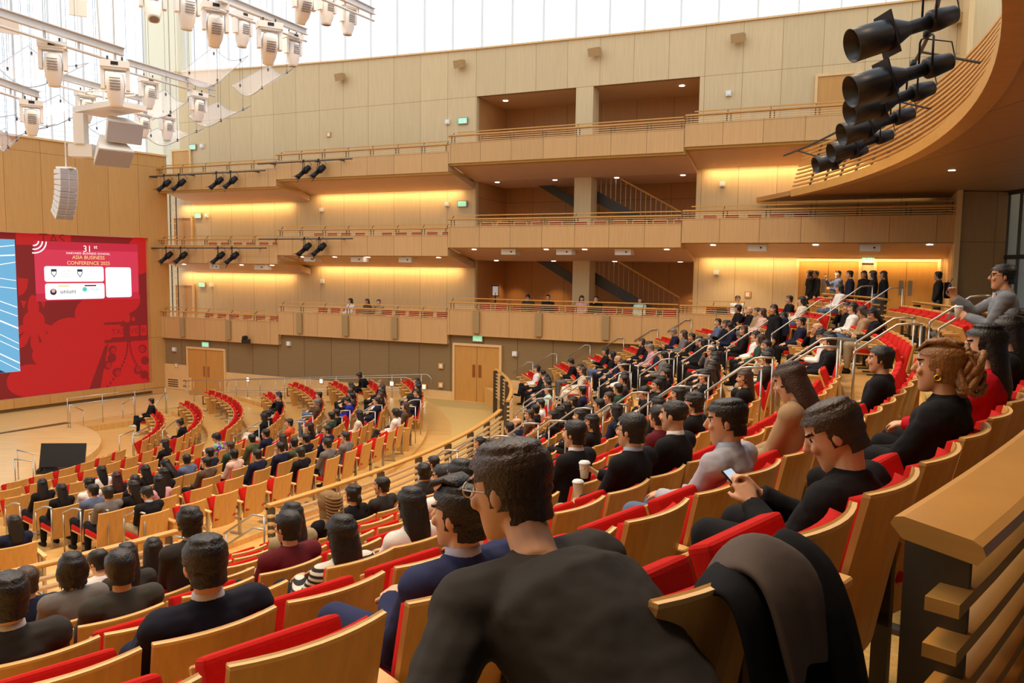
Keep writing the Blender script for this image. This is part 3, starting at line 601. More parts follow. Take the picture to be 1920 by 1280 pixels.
for m in range(3, 8):
    for q, a in (('camera', -2.4), ('wall', 1.4)): step_rail(a, m, OR, OF, 'steel handrail in the middle aisle of the lower block, row %s from the stage, %s side' % (ORD[m+1], q), .8, .8, .3)
for m in range(2, 8): step_rail(-35.2, m, OR, OF, 'steel handrail at the aisle by the piano-like black console, row %s from the stage' % ORD[m+1] if False else 'steel handrail at the aisle end near the black console, row %s from the stage' % ORD[m+1], .8, .7, .16)
for i, (s, z) in enumerate(((-11.2, -3.36), (-10.27, -3.0), (-9.01, -2.62), (-7.79, -2.3), (-6.61, -1.95), (-5.47, -1.58))):
    q = WM @ Vector((s, 26.45, z)); d = U3
    steel([tuple(q-d*.8-Vector((0, 0, .44))), tuple(q-d*.2), tuple(q+d*.0)], 'handrail', 'short steel handrail on the wall stairs beside the lower fabric wall, %s step from the door' % ORD[i+1], [(tuple(q), tuple(q-Vector((0, 0, .95))))])
# front steps at the low rail opening
for a in (-37.9, -34.5):
    steel([pol(19.6, a, -4.05), pol(20.3, a, -3.62), pol(20.55, a, -3.6)], 'handrail', 'double steel handrail at the opening of the low curved rail, %s side' % ('stage' if a < -36 else 'door'), [(pol(20.55, a, -4.6), pol(20.55, a, -3.6)), (pol(19.65, a, -5.03), pol(19.65, a, -4.05))])
    steel([pol(19.6, a, -4.25), pol(20.3, a, -3.82), pol(20.55, a, -3.8)], 'handrail', 'lower steel bar at the opening of the low curved rail, %s side' % ('stage' if a < -36 else 'door'))
# stage rails
def atz(x, y, z):
    d = ray(x, y); return Vector((0, 0, EZ))+d*(z/d.z)
A_, B_ = atz(128, 801, -5.9), atz(311, 774, -5.9)
up = Vector((0, 0, 1))
steel([A_+up*1.06, B_+up*1.06], 'handrail', 'long two-bar steel rail standing on the stage before the red wall', [(A_, A_+up*1.06), ((A_*2+B_)/3, (A_*2+B_)/3+up*1.06), ((A_+B_*2)/3, (A_+B_*2)/3+up*1.06), (B_, B_+up*1.06), (A_+up*.82, B_+up*.82)])
for i, (p0, p1, h) in enumerate((((132, 802), (157, 806), .8), ((252, 785), (231, 792), .8), ((313, 775), (293, 790), .8))):
    a, b = atz(*p0, -5.9), atz(*p1, -6.05)
    steel([a+up*.85, b+up*.72], 'handrail', 'short sloping steel rail at the %s end of the stage step' % ('far', 'middle', 'door')[i], [(a, a+up*.85), (b, b+up*.72)])
for i, (p0, p1) in enumerate(((((225), 874), ((252), 862)), ((250, 872), (285, 850)), ((306, 862), (333, 838)), ((430, 840), (452, 824)), ((35, 905), (68, 915)), ((30, 925), (64, 930)))):
    a, b = atz(*p0, -6.0), atz(*p1, -6.0); c = (a+b)/2
    steel([a+up*.92, b+up*.92], 'handrail', 'steel hoop rail at the front row by the stage, %s of six' % ORD[i+1], [(a, a+up*.92), (b, b+up*.92)])
# ================================================================ stage lights and hanging gear
def yoke_pts(w, d): return [(-w, 0, -d), (-w, 0, -.03), (-w*.8, 0, 0), (w*.8, 0, 0), (w, 0, -.03), (w, 0, -d)]
def spotlight(pos, aim, label, sc_=1.0, group='black spotlights on the balcony pipes', big=False):
    e = empty('stage_spotlight', Matrix.Translation(pos), label, 'spotlight', group)
    d = (Vector(aim)-Vector(pos)).normalized(); Q = d.to_track_quat('Y', 'Z').to_matrix().to_4x4()
    s = sc_
    def P(mb, nm, m, M=Matrix(), sm=True): o = mb.build(nm, m, e, None, sm); o.matrix_basis = M; return o
    c = Matrix.Translation((0, 0, -.34*s)) @ Q
    yk = MB().tube([(x*s, y*s, z*s) for x, y, z in yoke_pts(.13, .34)], (.012*s), 6); yk.bb(-.03*s, .03*s, -.03*s, .03*s, 0, .09*s); P(yk, 'yoke', BLACK, Matrix.Rotation(atan2(d.y, d.x)-pi/2, 4, 'Z'))
    P(MB().rings([[(r*s*cos(t*pi/8), y*s, r*s*sin(t*pi/8)) for t in range(16)] for y, r in ((-.30, .05), (-.29, .09), (-.1, .115), (-.02, .115), (.0, .09))]), 'lamp_housing', BLACK, c)
    if big:
        P(MB().rings([[(r*s*cos(t*pi/8), y*s, r*s*sin(t*pi/8)) for t in range(16)] for y, r in ((0, .07), (.22, .072), (.24, .08), (.42, .16), (.46, .165))]), 'lens_barrel', BLACK, c)
        P(MB().rings([[(r*s*cos(t*pi/12), y*s, r*s*sin(t*pi/12)) for t in range(24)] for y, r in ((.46, .165), (.86, .175), (.86, .165), (.47, .15))], caps=False), 'top_hat', BLACKP, c)
        P(MB().bb(-.17*s, .17*s, .455*s, .47*s, -.22*s, .22*s), 'colour_frame', BLACK, c, False)
    else:
        P(MB().rings([[(r*s*cos(t*pi/8), y*s, r*s*sin(t*pi/8)) for t in range(16)] for y, r in ((0, .075), (.2, .075), (.21, .085), (.3, .085))]), 'lens_barrel', BLACK, c)
        P(MB().box((0, .33*s, 0), (.2*s, .02*s, .2*s)).box((0, .38*s, .11*s), (.19*s, .1*s, .008*s), (.3, 0, 0)).box((0, .38*s, -.11*s), (.19*s, .1*s, .008*s), (-.3, 0, 0)), 'shutter', BLACKP, c, False)
    P(MB().tube([(.05*s, -.3*s, -.02*s), (.1*s, -.42*s, .02*s), (.06*s, -.4*s, .2*s), (0, -.1*s, .3*s)], .008*s, 5), 'power_cable', BLACKP, c)
    return e
for t in (3, 2):
    for sg, s0, s1, spots_ in (('A', -30.6, -23.3, (-29.1, -28.2, -26.0, -25.2)), ('B', -23.7, -18.9, (-21.3, -20.55))):
        z = RZ[t][sg]-.42
        e = empty('lighting_pipe', WM @ Vector((s0, 26.1, z)), 'grey lighting pipe bracketed to the %s balcony front %s' % (TN[t], SN[sg]), 'pipe'); I = e.matrix_world.inverted()
        for mb, nm in ((MB().tube([(s0, 26.1, z), (s1, 26.1, z)], .026, 8), 'pipe'), (MB().bb(s0+.6, s0+.66, 26.1, 26.48, z-.02, z+.02).bb(s0+2.9, s0+2.96, 26.1, 26.48, z-.02, z+.02).bb(s1-.7, s1-.64, 26.1, 26.48, z-.02, z+.02), 'bracket')):
            o = mb.build(nm, DGREY); o.parent = e; o.matrix_parent_inverse = I; o.matrix_basis = WM
        for i, s in enumerate(spots_):
            p = WM @ Vector((s, 26.1, z-.03)); spotlight(p, p+Vector((-.62, -.30, -.62)), 'black spotlight hung from the %s balcony pipe %s, %s from the stage' % (TN[t], SN[sg], ORD[i+1]), 1.15)
pp_ = [pol(28.7, a, 3.55) for a in (-36, -30, -24, -18, -12, -6, 0, 4)]
e = empty('lighting_pipe', pp_[0], 'long curved pipe holding the big black spotlights before the rear balcony', 'pipe'); I = e.matrix_world.inverted()
for mb, nm in ((MB().tube([pol(28.7, a, 3.55) for a in np.arange(-36, 4.5, 1.5)], .03, 8), 'pipe'),)+tuple((MB().tube([pol(28.7, a, 3.55), pol(29.6, a, 3.3)], .022, 5), 'bracket') for a in (-33, -27, -20, -13, -6, 1)):
    o = mb.build(nm, DGREY); o.parent = e; o.matrix_parent_inverse = I
for i, (x, y, D) in enumerate(((1745, 5, 8.3), (1738, 95, 9.0), (1712, 152, 10.8), (1680, 205, 12.6), (1645, 250, 14.8), (1602, 283, 17.6))):
    p = at_depth(x, y-26, D); spotlight(p, p+Vector((-.93, -.05, -.30)), 'big black spotlight with long hood before the rear balcony, %s from the top' % ORD[i+1], 1.05 if i else 1.0, 'big black spotlights', True)
CRM = mat('cream_housing', 'f1f0ee', .5); PKG = mat('lens_grey', '8b8a90', .3)
def moving_head(pos, tilt, pan, label, s=1.0):
    e = empty('moving_light', Matrix.Translation(pos), label, 'stage light', 'white moving lights on the ceiling beams')
    Z = Matrix.Rotation(pan, 4, 'Z')
    def P(mb, nm, m, M=Z, par=None, sm=False): o = mb.build(nm, m, par or e, None, sm); o.matrix_basis = M; return o
    base = P(MB().bb(-.2*s, .2*s, -.12*s, .12*s, -.13*s, -.03*s).bb(-.17*s, .17*s, -.1*s, .1*s, -.16*s, -.13*s), 'base', CRM)
    P(MB().bb(-.05*s, .05*s, -.125*s, -.12*s, -.1*s, -.05*s), 'display', BLACKP, Matrix(), base)
    P(MB().tube([(-.1*s, 0, -.03*s), (-.1*s, 0, .05*s)], .015*s, 6).tube([(.1*s, 0, -.03*s), (.1*s, 0, .05*s)], .015*s, 6), 'clamp', DGREY)
    P(MB().box((-.17*s, 0, -.3*s), (.055*s, .13*s, .3*s)).box((.17*s, 0, -.3*s), (.055*s, .13*s, .3*s)), 'yoke', CRM)
    H = Z @ Matrix.Translation((0, 0, -.36*s)) @ Matrix.Rotation(tilt, 4, 'X')
    hd = P(MB().rings([[(rx*s*copysign(abs(cos(t*pi/8))**.7, cos(t*pi/8)), ry*s*copysign(abs(sin(t*pi/8))**.7, sin(t*pi/8)), z*s) for t in range(16)] for z, rx, ry in ((.17, .05, .06), (.15, .11, .11), (0, .135, .14), (-.2, .12, .125), (-.3, .09, .09), (-.34, .085, .085))]), 'head', CRM, H, None, True)
    P(MB().tube([(0, 0, -.335*s), (0, 0, -.345*s)], .07*s, 14), 'lens', PKG, Matrix(), hd)
    vg = MB()
    for i in range(5): vg.box((0, -.142*s, (.09-.04*i)*s), (.15*s, .012*s, .014*s))
    P(vg, 'vent_grille', PKG, Matrix(), hd)
for i, (x, y, D, tl, pn) in enumerate(((98, 76, 12.6, .25, .4), (215, 112, 12.2, .2, .4), (58, 186, 15.5, .3, .6), (160, 170, 17.5, .1, .9), (278, 144, 17.6, .15, .9), (371, 172, 18.8, .1, .9), (313, 212, 20.5, .1, .9), (268, 206, 20, .2, .9), (403, 4, 12.8, .65, .5), (454, 22, 16, .1, .9), (505, 40, 13.3, .6, .5), (549, 62, 17, .05, .9), (350, -28, 13, .2, .7), (285, -40, 12.6, -.5, .5), (570, -35, 13.5, .7, .6), (612, -22, 15.5, .05, .9), (652, 3, 17, .05, .9))):
    moving_head(at_depth(x, y, D), tl, pn, 'white moving stage light hung in the daylight, %s counting from the wall of screens' % ORD[i+1], 1.0 if D > 15 else 1.02)
for i, (x0, y0, D0, x1, y1, D1) in enumerate(((-30, 14, 11.8, 232, 98, 13.2), (240, 117, 16.5, 402, 165, 19.5), (95, 138, 16, 270, 186, 19), (-20, 146, 14.5, 73, 178, 16), (410, -6, 12.5, 574, 60, 17.6), (600, -26, 13.6, 701, 22, 18))):
    a, b = at_depth(x0, y0, D0), at_depth(x1, y1, D1); d = (b-a).normalized()
    e = empty('lighting_beam', a, 'white steel beam with a pipe under it carrying moving lights, %s of six' % ORD[i+1], 'beam'); I = e.matrix_world.inverted()
    q = d.to_track_quat('Y', 'Z').to_matrix(); L_ = (b-a).length; c = (a+b)/2
    bm_ = MB()
    for dx, dz, w, h in ((0, .06, .1, .012), (0, -.06, .1, .012), (0, 0, .012, .12)): bm_.box(c+q @ Vector((dx, 0, dz)), (w, L_, h), q)
    o = bm_.build('beam', WHITEG); o.parent = e; o.matrix_parent_inverse = I
    o = MB().tube([a+Vector((0, 0, -.2)), b+Vector((0, 0, -.2))], .024, 7).build('pipe', WHITEG); o.parent = e; o.matrix_parent_inverse = I
    for t in (.08, .4, .65, .93):
        p = a+(b-a)*t; o = MB().tube([p+Vector((0, 0, -.2)), p], .02, 5).tube([p, p+Vector((0, 0, 6))], .006, 4).build('hanger', WHITEG); o.parent = e; o.matrix_parent_inverse = I
ACR = mat('clear_acrylic', 'd9d2dc', .06, 0, .5, alpha=.16); EDGE = mat('acrylic_edge', '8d8f9c', .3)
def panel(i, pts, D):
    L_, T, R_, B_ = [at_depth(x, y, d) for (x, y), d in zip(pts, (D, D+1.6, D+.8, D-.8))]
    e = empty('acoustic_reflector', (L_+R_)/2, 'clear curved acrylic sound panel hung under the beams, %s from the stage corner' % ORD[i+1], 'acoustic panel', 'clear acrylic reflectors'); I = e.matrix_world.inverted()
    n = 9; rs = []; vs = []; fs = []
    for a in range(n):
        for b in range(n):
            u_, v_ = a/(n-1), b/(n-1); p = (L_*(1-u_)+T*u_)*(1-v_)+(B_*(1-u_)+R_*u_)*v_
            p = p-Vector((0, 0, .22*sin(pi*v_)*1.0)); vs.append(p)
    for a in range(n-1):
        for b in range(n-1): fs.append((a*n+b, a*n+b+1, (a+1)*n+b+1, (a+1)*n+b))
    mb = MB().add(vs, fs); me = mb.mesh('sheet', ACR, True); o = put('sheet', me); so_ = o.modifiers.new('thickness', 'SOLIDIFY'); so_.thickness = .012; o.parent = e; o.matrix_parent_inverse = I
    ed = [vs[b] for b in range(n)]+[vs[a*n+n-1] for a in range(1, n)]+[vs[(n-1)*n+b] for b in range(n-2, -1, -1)]+[vs[a*n] for a in range(n-2, -1, -1)]
    o = MB().tube(ed, .008, 5).build('rim', EDGE); o.parent = e; o.matrix_parent_inverse = I
    for k in (n+1, 2*n-2, n*(n-2)+1, n*(n-1)-2):
        o = MB().tube([vs[k], vs[k]+Vector((0, 0, 8))], .004, 4).tube([vs[k]-Vector((0, 0, .02)), vs[k]+Vector((0, 0, .05))], .022, 6).build('hanger', DGREY); o.parent = e; o.matrix_parent_inverse = I
for i, (pts, D) in enumerate(((((434, 160), (505, 121), (551, 126), (490, 165)), 19.5), (((338, 136), (400, 88), (466, 104), (409, 155)), 18.5), (((352, 217), (408, 190), (470, 198), (415, 225)), 20), (((256, 196), (310, 167), (366, 181), (322, 211)), 18.5), (((268, 251), (320, 231), (382, 240), (335, 262)), 20.5), (((165, 238), (215, 216), (293, 221), (245, 245)), 20), (((-8, 252), (10, 240), (37, 256), (15, 274)), 17), (((-6, 124), (52, 86), (166, 118), (92, 155)), 15.5), (((40, 212), (110, 178), (205, 200), (132, 222)), 17.5), (((-20, 222), (28, 215), (104, 232), (50, 248)), 18))):
    panel(i, pts, D)
# loudspeaker cluster and line array
e = empty('speaker_cluster', at_depth(205, 205, 16.5), 'white loudspeaker cluster hung from a white platform above the stage', 'loudspeaker'); I = e.matrix_world.inverted()
def P(mb, nm, m, sm=False): o = mb.build(nm, m, e, None, sm); return o
P(MB().bb(-.75, .75, -.35, .35, -.05, .06), 'platform', WHITEP).rotation_euler = (0, 0, -.55)
P(MB().tube([(.5*cos(t)+.05, .25*sin(t), .33) for t in np.arange(0, 6.4, .4)], .02, 5).tube([(.36*cos(t)+.05, .2*sin(t), .12) for t in np.arange(0, 6.4, .4)], .02, 5), 'basket', WHITEP)
for q, (dx, dz, rx) in enumerate(((.22, -.42, .35), (.0, -.86, .75))):
    c = MB().add([(x*(.36 if y > 0 else .2), y*.24+.0, z*.22) for x in (-1, 1) for y in (-1, 1) for z in (-1, 1)], [(0, 1, 3, 2), (4, 6, 7, 5), (0, 4, 5, 1), (2, 3, 7, 6), (0, 2, 6, 4), (1, 5, 7, 3)])
    o = P(c, 'cabinet', WHITEP); M_ = Matrix.Translation((dx, 0, dz)) @ Matrix.Rotation(-2.3, 4, 'Z') @ Matrix.Rotation(-rx, 4, 'X'); o.matrix_basis = M_
    g = MB().bb(-.35, .35, .24, .255, -.2, .2).build('grille', GREYC, o)
P(MB().bb(-.72, -.5, -.1, .1, -.72, -.1), 'bracket', WHITEP)
P(MB().box((-.62, .1, -.85), (.5, .3, .26)), 'side_cabinet', WHITEP)
P(MB().tube([(-.1, 0, .1), (-.2, 0, 3), (-.15, 0, 7)], .025, 6), 'hanger', WHITEG)
e = empty('line_array', at_depth(124, 322, 22), 'white curved line array loudspeaker hung before the stage wall', 'loudspeaker')
a_ = 0.; p_ = Vector((0, 0, 0))
for i in range(9):
    a_ += .0 if i < 2 else .095; M_ = Matrix.Translation(p_) @ Matrix.Rotation(-2.2, 4, 'Z') @ Matrix.Rotation(-a_, 4, 'X')
    c = MB().add([(x*.24, y, z*(.075 if y > 0 else .05)) for x in (-1, 1) for y in (-.2, .16) for z in (-1, 1)], [(0, 1, 3, 2), (4, 6, 7, 5), (0, 4, 5, 1), (2, 3, 7, 6), (0, 2, 6, 4), (1, 5, 7, 3)])
    o = c.build('cabinet', WHITEP, e); o.matrix_basis = M_
    MB().bb(-.225, -.01, .16, .17, -.068, .068).bb(.01, .225, .16, .17, -.068, .068).build('grille', GREYC, o)
    p_ = p_ + (Matrix.Rotation(-2.2, 3, 'Z') @ Matrix.Rotation(-a_, 3, 'X')) @ Vector((0, 0, -.152))
MB().bb(-.22, .22, -.12, .12, .08, .13).build('bumper', WHITEP, e)
MB().tube([(0, 0, .1), (.02, 0, 3), (0, 0, 9)], .02, 6).build('hanger', WHITEG, e)
for i, (x, y, D) in enumerate(((146, 15, 18), (15, 45, 15))):
    e = empty('hanging_speaker', at_depth(x, y, D), 'white hanging speaker box in the bright window light, %s' % ('beside the long cable' , 'behind the long beam')[i], 'loudspeaker')
    MB().box((0, 0, 0), (.36, .25, .34), (.2, 0, .5)).build('cabinet', WHITEP, e); MB().box((0, 0, .2), (.4, .05, .05), (0, 0, .5)).tube([(0, 0, .2), (0, 0, 6)], .01, 5).build('bracket', WHITEG, e)
for i, (s, z) in enumerate(((-21.2, 8.15), (-15.4, 8.15), (-9.75, 8.05), (-4.6, 8.0), (2.0, 7.9))):
    e = empty('wall_speaker', WM @ Matrix.Translation((s, 28.5, z)), 'tan box speaker high on the maple wall, %s from the stage' % ORD[i+1], 'loudspeaker', 'tan wall speakers')
    MB().add([(x*.23, y, z_*(.15 if y < 0 else .11)) for x in (-1, 1) for y in (-.16, .06) for z_ in (-1, 1)], [(0, 1, 3, 2), (4, 6, 7, 5), (0, 4, 5, 1), (2, 3, 7, 6), (0, 2, 6, 4), (1, 5, 7, 3)]).build('cabinet', mat('tan_speaker', 'b08d5c', .6), e).rotation_euler = (.25, 0, -.2)
    MB().bb(-.04, .04, .04, .2, -.04, .04).build('bracket', DGREY, e)
e = empty('camera_unit', WM @ Vector((-24.7, 26.3, -3.2)), 'black remote camera on the lowest balcony front beside the stage', 'camera')
MB().bb(-.16, .16, -.1, .1, -.12, .06).build('base', BLACKP, e); MB().tube([(-.1, 0, .12), (.05, -.1, .14)], .09, 12).build('lens', BLACKP, e); MB().bb(-.04, .04, .0, .2, -.05, .0).build('bracket', BLACK, e)
# ================================================================ seats
def seat_meshes(pitch, open_):
    w = .49
    r = {}
    # curved plywood shell, leaning back; local origin on the floor, +Y faces the stage
    def shell(off, t, z0, z1, ww, sag=.045, n=8, top=.012):
        rs = []
        for i in range(n+1):
            x = -ww/2+ww*i/n; c = sag*(2*x/w)**2; ring = []
            yz = lambda z: float(np.interp(z, (.27, .58, .88), (-.19, -.245, -.31)))
            for z in (z0, (z0+z1)/2, z1): ring.append((x, yz(z)+c+off, z))
            for z in (z1+top, (z0+z1)/2, z0): ring.append((x, yz(z)+c+off+t, z))
            rs.append(ring)
        return MB().rings(rs)
    r['backrest_shell'] = shell(-.01, .022, .27, .88, w).mesh('backrest_shell', WOOD)
    r['backrest_edge'] = shell(-.011, .0245, .876, .888, w+.002, top=0).mesh('backrest_edge', WOODE)
    c = shell(.012, .055, .40, .85, w-.045); r['back_cushion'] = bevel_mesh(c.mesh('back_cushion', RED), .012, 2) if False else c.mesh('back_cushion', RED, True)
    s = MB(); s.bb(-.225, .225, -.02, .42, .0, .085); sm = bevel_mesh(s.mesh('seat_cushion', RED), .022, 3)
    p = bevel_mesh(MB().bb(-.23, .23, -.03, .40, -.03, .0).mesh('seat_pan', WOOD), .006, 1)
    ang = radians(4 if open_ else 68); T = Matrix.Translation((0, -.13, .40)) @ Matrix.Rotation(ang, 4, 'X')
    for m in (sm, p): m.transform(T)
    r['seat_cushion'] = sm; r['seat_pan'] = p
    x = pitch/2
    a = MB(); a.add([(x-.035, -.25, .60), (x+.035, -.25, .60), (x+.03, .2, .625), (x-.03, .2, .625), (x-.035, -.25, .632), (x+.035, -.25, .632), (x+.03, .2, .657), (x-.03, .2, .657)], [(0, 3, 2, 1), (4, 5, 6, 7), (0, 1, 5, 4), (1, 2, 6, 5), (2, 3, 7, 6), (3, 0, 4, 7)])
    r['armrest'] = bevel_mesh(a.mesh('armrest', WOODE), .006, 1)
    st = MB(); st.bb(x-.02, x+.02, -.2, -.14, .02, .6).bb(x-.02, x+.02, -.02, .03, .3, .61).bb(x-.02, x+.02, -.2, .03, .27, .32).bb(x-.035, x+.035, -.22, .06, 0, .025)
    r['standard'] = st.mesh('standard', STEEL if pitch > .62 else DGREY)
    return r
def end_panel(x):
    b = MB(); b.add([(x-.04, -.26, 0), (x+.04, -.26, 0), (x+.035, .06, 0), (x-.035, .06, 0), (x-.045, -.28, .61), (x+.045, -.28, .61), (x+.04, .2, .61), (x-.04, .2, .61)], [(0, 3, 2, 1), (4, 5, 6, 7), (0, 1, 5, 4), (1, 2, 6, 5), (2, 3, 7, 6), (3, 0, 4, 7)])
    b.bb(x-.05, x+.05, -.29, .22, .61, .65); return bevel_mesh(b.mesh('end_panel', WOOD), .006, 1)
PI_ = {'U': .565, 'O': .69}
SEATM = {(s, o): seat_meshes(PI_[s], o) for s in 'UO' for o in (0, 1)}
ENDM = {(s, q): end_panel(q*PI_[s]/2) for s in 'UO' for q in (-1, 1)}
def face_M(R, a, z): return Matrix.Translation(pol(R, a, z)) @ Matrix.Rotation(radians(a)+pi/2, 4, 'Z')
PT = {}
for ln_ in PEOPLE.strip().split('\n'):
    k, v = ln_.split(':'); PT[(k[0], int(k[1]))] = [(float(q.split(',')[0]), q.split(',')[1:]) for q in v.split(';')]
UB = [(-66 if 1 else 0, -25.5, 'near block'), (-22.5, -9.5, 'middle block'), (-5.6, None, 'wall block')]
OB = [(-60, -40.2, 'side block'), (-34.7, -2.5, 'front block'), (1.4, None, 'far block')]
OE = [38.5, 43.5, 45.5, 34.8, 36.5, 31.2, 26.8, 23.0]
ANCH = {('U', 0): [-45.1, -44.03, -41.75], ('U', 1): [-46.0, -41.4, -39.3], ('U', 2): [-46.78, -44.55, -43.4, -39.85], ('U', 3): [-45.4, -44.4], ('U', 4): [-46.2, -43.7]}
SEATS = {}; nseat = 0
def seat(sec, k, a, occ, lab, end):
    RR, FF = (UR, UF) if sec == 'U' else (OR, OF)
    M = face_M(RR[k]-.30, a, FF[k])
    e = empty('auditorium_seat', M, lab, 'seat', 'red seats of the %s' % ('raised tier' if sec == 'U' else 'lower block'))
    for nm, me in SEATM[(sec, 1 if occ else 0)].items(): put(nm, me, e)
    for q in end: put('end_panel', ENDM[(sec, q)], e)
    return e
SKIP = set(SKIPLIST.split())
SEATLOC = {}; DEFER = []
for sec, BL in (('U', UB), ('O', OB)):
    RR, FF = (UR, UF) if sec == 'U' else (OR, OF)
    for k in range(len(RR)):
        dp = degrees(PI_[sec]/RR[k])
        for bi, (a0, a1, bn) in enumerate(BL):
            if a1 is None: a1 = amax(RR[k])-1.2*30/RR[k] if sec == 'U' else OE[k]
            if sec == 'O' and k == 7 and bi == 0: a1 = -40.4
            if sec == 'U' and k == 0 and bi == 0: a0 = -45.5
            ppl = sorted([(a, True) for a, d in PT.get((sec, k), []) if a0-1 <= a <= a1+1.5]+[(a, False) for a in ANCH.get((sec, k), []) if a0 <= a <= a1])
            pos = []
            if not ppl: n_ = int((a1-a0)/dp); pos = [(a1-dp/2-i*dp, False) for i in range(n_)]
            else:
                a = ppl[0][0]-dp
                while a > a0: pos.append((a, False)); a -= dp
                for i, (a, o) in enumerate(ppl):
                    pos.append((a, o))
                    if i+1 < len(ppl):
                        g = ppl[i+1][0]-a; n_ = int(g/dp*1.0+.35)
                        for j in range(1, n_): pos.append((a+g*j/n_, False))
                a = ppl[-1][0]+dp
                while a < a1-dp*.35: pos.append((a, False)); a += dp
            pos.sort(); vis = []
            for a, o in pos:
                x, y, d = px_of(pol(RR[k]-.3, a, FF[k]+.7))
                if d > .25 and -90 < x < 2010 and y < 1560: vis.append((a, o))
            for i, (a, o) in enumerate(vis):
                key = '%s%d_%d' % (sec, k, round(a*10)); n_ = len(vis)-i
                lab = '%s maple seat, %s, %s row from %s, %s seat' % ('occupied red' if o else 'empty tipped-up red', bn, ORD[k+1], 'rear rail' if sec == 'U' else 'the stage', ORD[min(n_, 34)])
                SEATLOC[(sec, k, round(a, 2))] = (bn, n_)
                if sec == 'U' and k == 0 and a < -45.6: continue
                if key in SKIP: continue
                DEFER.append((sec, k, a, o, lab, ([-1] if i == len(vis)-1 and False else [])+([1] if False else [])+([-1] if a == pos[-1][0] else [])+([1] if a == pos[0][0] and a > a0+.0 and bi > 0 else [])))
                nseat += 1
DEFER.sort(key=lambda q: (pol((UR if q[0] == 'U' else OR)[q[1]], q[2], (UF if q[0] == 'U' else OF)[q[1]])-Vector((0, 0, EZ))).length)
for q in DEFER[:300]: seat(*q)
_mats = [WOOD, WOODE, RED, STEEL, DGREY]; rest = MB()
for sec, k, a, o, lab, end in DEFER[300:]:
    M = face_M((UR if sec == 'U' else OR)[k]-.30, a, (UF if sec == 'U' else OF)[k])
    for me in list(SEATM[(sec, 1 if o else 0)].values())+[ENDM[(sec, q)] for q in end]:
        rest.add([M @ v.co for v in me.vertices], [tuple(f.vertices) for f in me.polygons], _mats.index(me.materials[0]))
if rest.v:
    o = tag(rest.build('distant_seating', _mats), 'remaining small red and maple seats far off in the two seating blocks', 'seats', 'red auditorium seats'); o['kind'] = 'stuff'
# balcony chairs
ch = {}
ch['seat'] = bevel_mesh(MB().bb(-.24, .24, -.2, .26, .40, .47).mesh('seat', RED), .015, 2)
ch['backrest'] = bevel_mesh(MB().box((0, -.27, .70), (.44, .05, .34), (.16, 0, 0)).mesh('backrest', DRED), .01, 2)
b = MB()
for x in (-.25, .25): b.tube([(x, -.18, .0), (x, -.24, .47), (x, -.32, .90)], .017, 6).tube([(x, .24, 0), (x, .24, .63)], .017, 6)
b.tube([(-.25, -.32, .90), (.25, -.32, .90)], .017, 6); ch['frame'] = b.mesh('frame', WOODL)
ch['armrest'] = MB().bb(-.285, -.235, -.26, .27, .63, .66).bb(.235, .285, -.26, .27, .63, .66).mesh('armrest', WOODE)
chairs = {1: {'A': list(np.arange(-28.3, -23.2, .78)), 'B': list(np.arange(-21.7, -15.0, .66)), 'C': list(np.arange(-13.85, -10.9, .72))+list(np.arange(-10.2, -6.0, .74)), 'D': [-5.0, -4.25]}}
for t in (2, 3): chairs[t] = {'A': list(np.arange(-28.0, -23.2, .76)), 'B': list(np.arange(-21.9, -19.4, .72))+list(np.arange(-18.4, -15.0, .72)), 'C': list(np.arange(-13.8, -10.8, .72))+list(np.arange(-9.9, -6.0, .74)), 'D': list(np.arange(-5.2, -1.9, .74))}
for t in chairs:
    for sg, ss in chairs[t].items():
        for i, s in enumerate(ss):
            M = WM @ Matrix.Translation((s, 27.55, RZ[t][sg]-.97)) @ Matrix.Rotation(pi+.12, 4, 'Z')
            e = empty('balcony_chair', M, 'red padded chair, %s balcony %s, chair %s from stage' % (TN[t], SN[sg], ORD[i+1]), 'chair', 'loose red chairs in the balconies')
            for nm, me in ch.items(): put(nm, me, e)
# ================================================================ people
def remesh(me, vox, sm=3):
    o = bpy.data.objects.new('tmp', me); COL.objects.link(o)
    r = o.modifiers.new('r', 'REMESH'); r.mode = 'VOXEL'; r.voxel_size = vox; r.adaptivity = 0; r.use_smooth_shade = True
    s = o.modifiers.new('s', 'SMOOTH'); s.factor = .5; s.iterations = sm
    dg = bpy.context.evaluated_depsgraph_get(); n = bpy.data.meshes.new_from_object(o.evaluated_get(dg)); bpy.data.objects.remove(o)
    return n
EYEW, DARK, LIP = mat('eye_white', 'e9e4dd', .3), mat('brow_dark', '1b1412', .5), mat('lip', 'b0665a', .5)
HR = [(-.004, .018, .02, .062), (.006, .034, .036, .050), (.03, .048, .058, .032), (.06, .059, .076, .016), (.09, .066, .086, .006), (.12, .071, .094, -.002), (.15, .0745, .099, -.006), (.18, .0735, .099, -.010), (.205, .065, .089, -.012), (.222, .047, .067, -.014), (.232, .022, .032, -.014)]
def ell(rx, ry, cy, z, n=20): return [Vector((rx*cos(2*pi*i/n), cy+ry*sin(2*pi*i/n), z)) for i in range(n)]
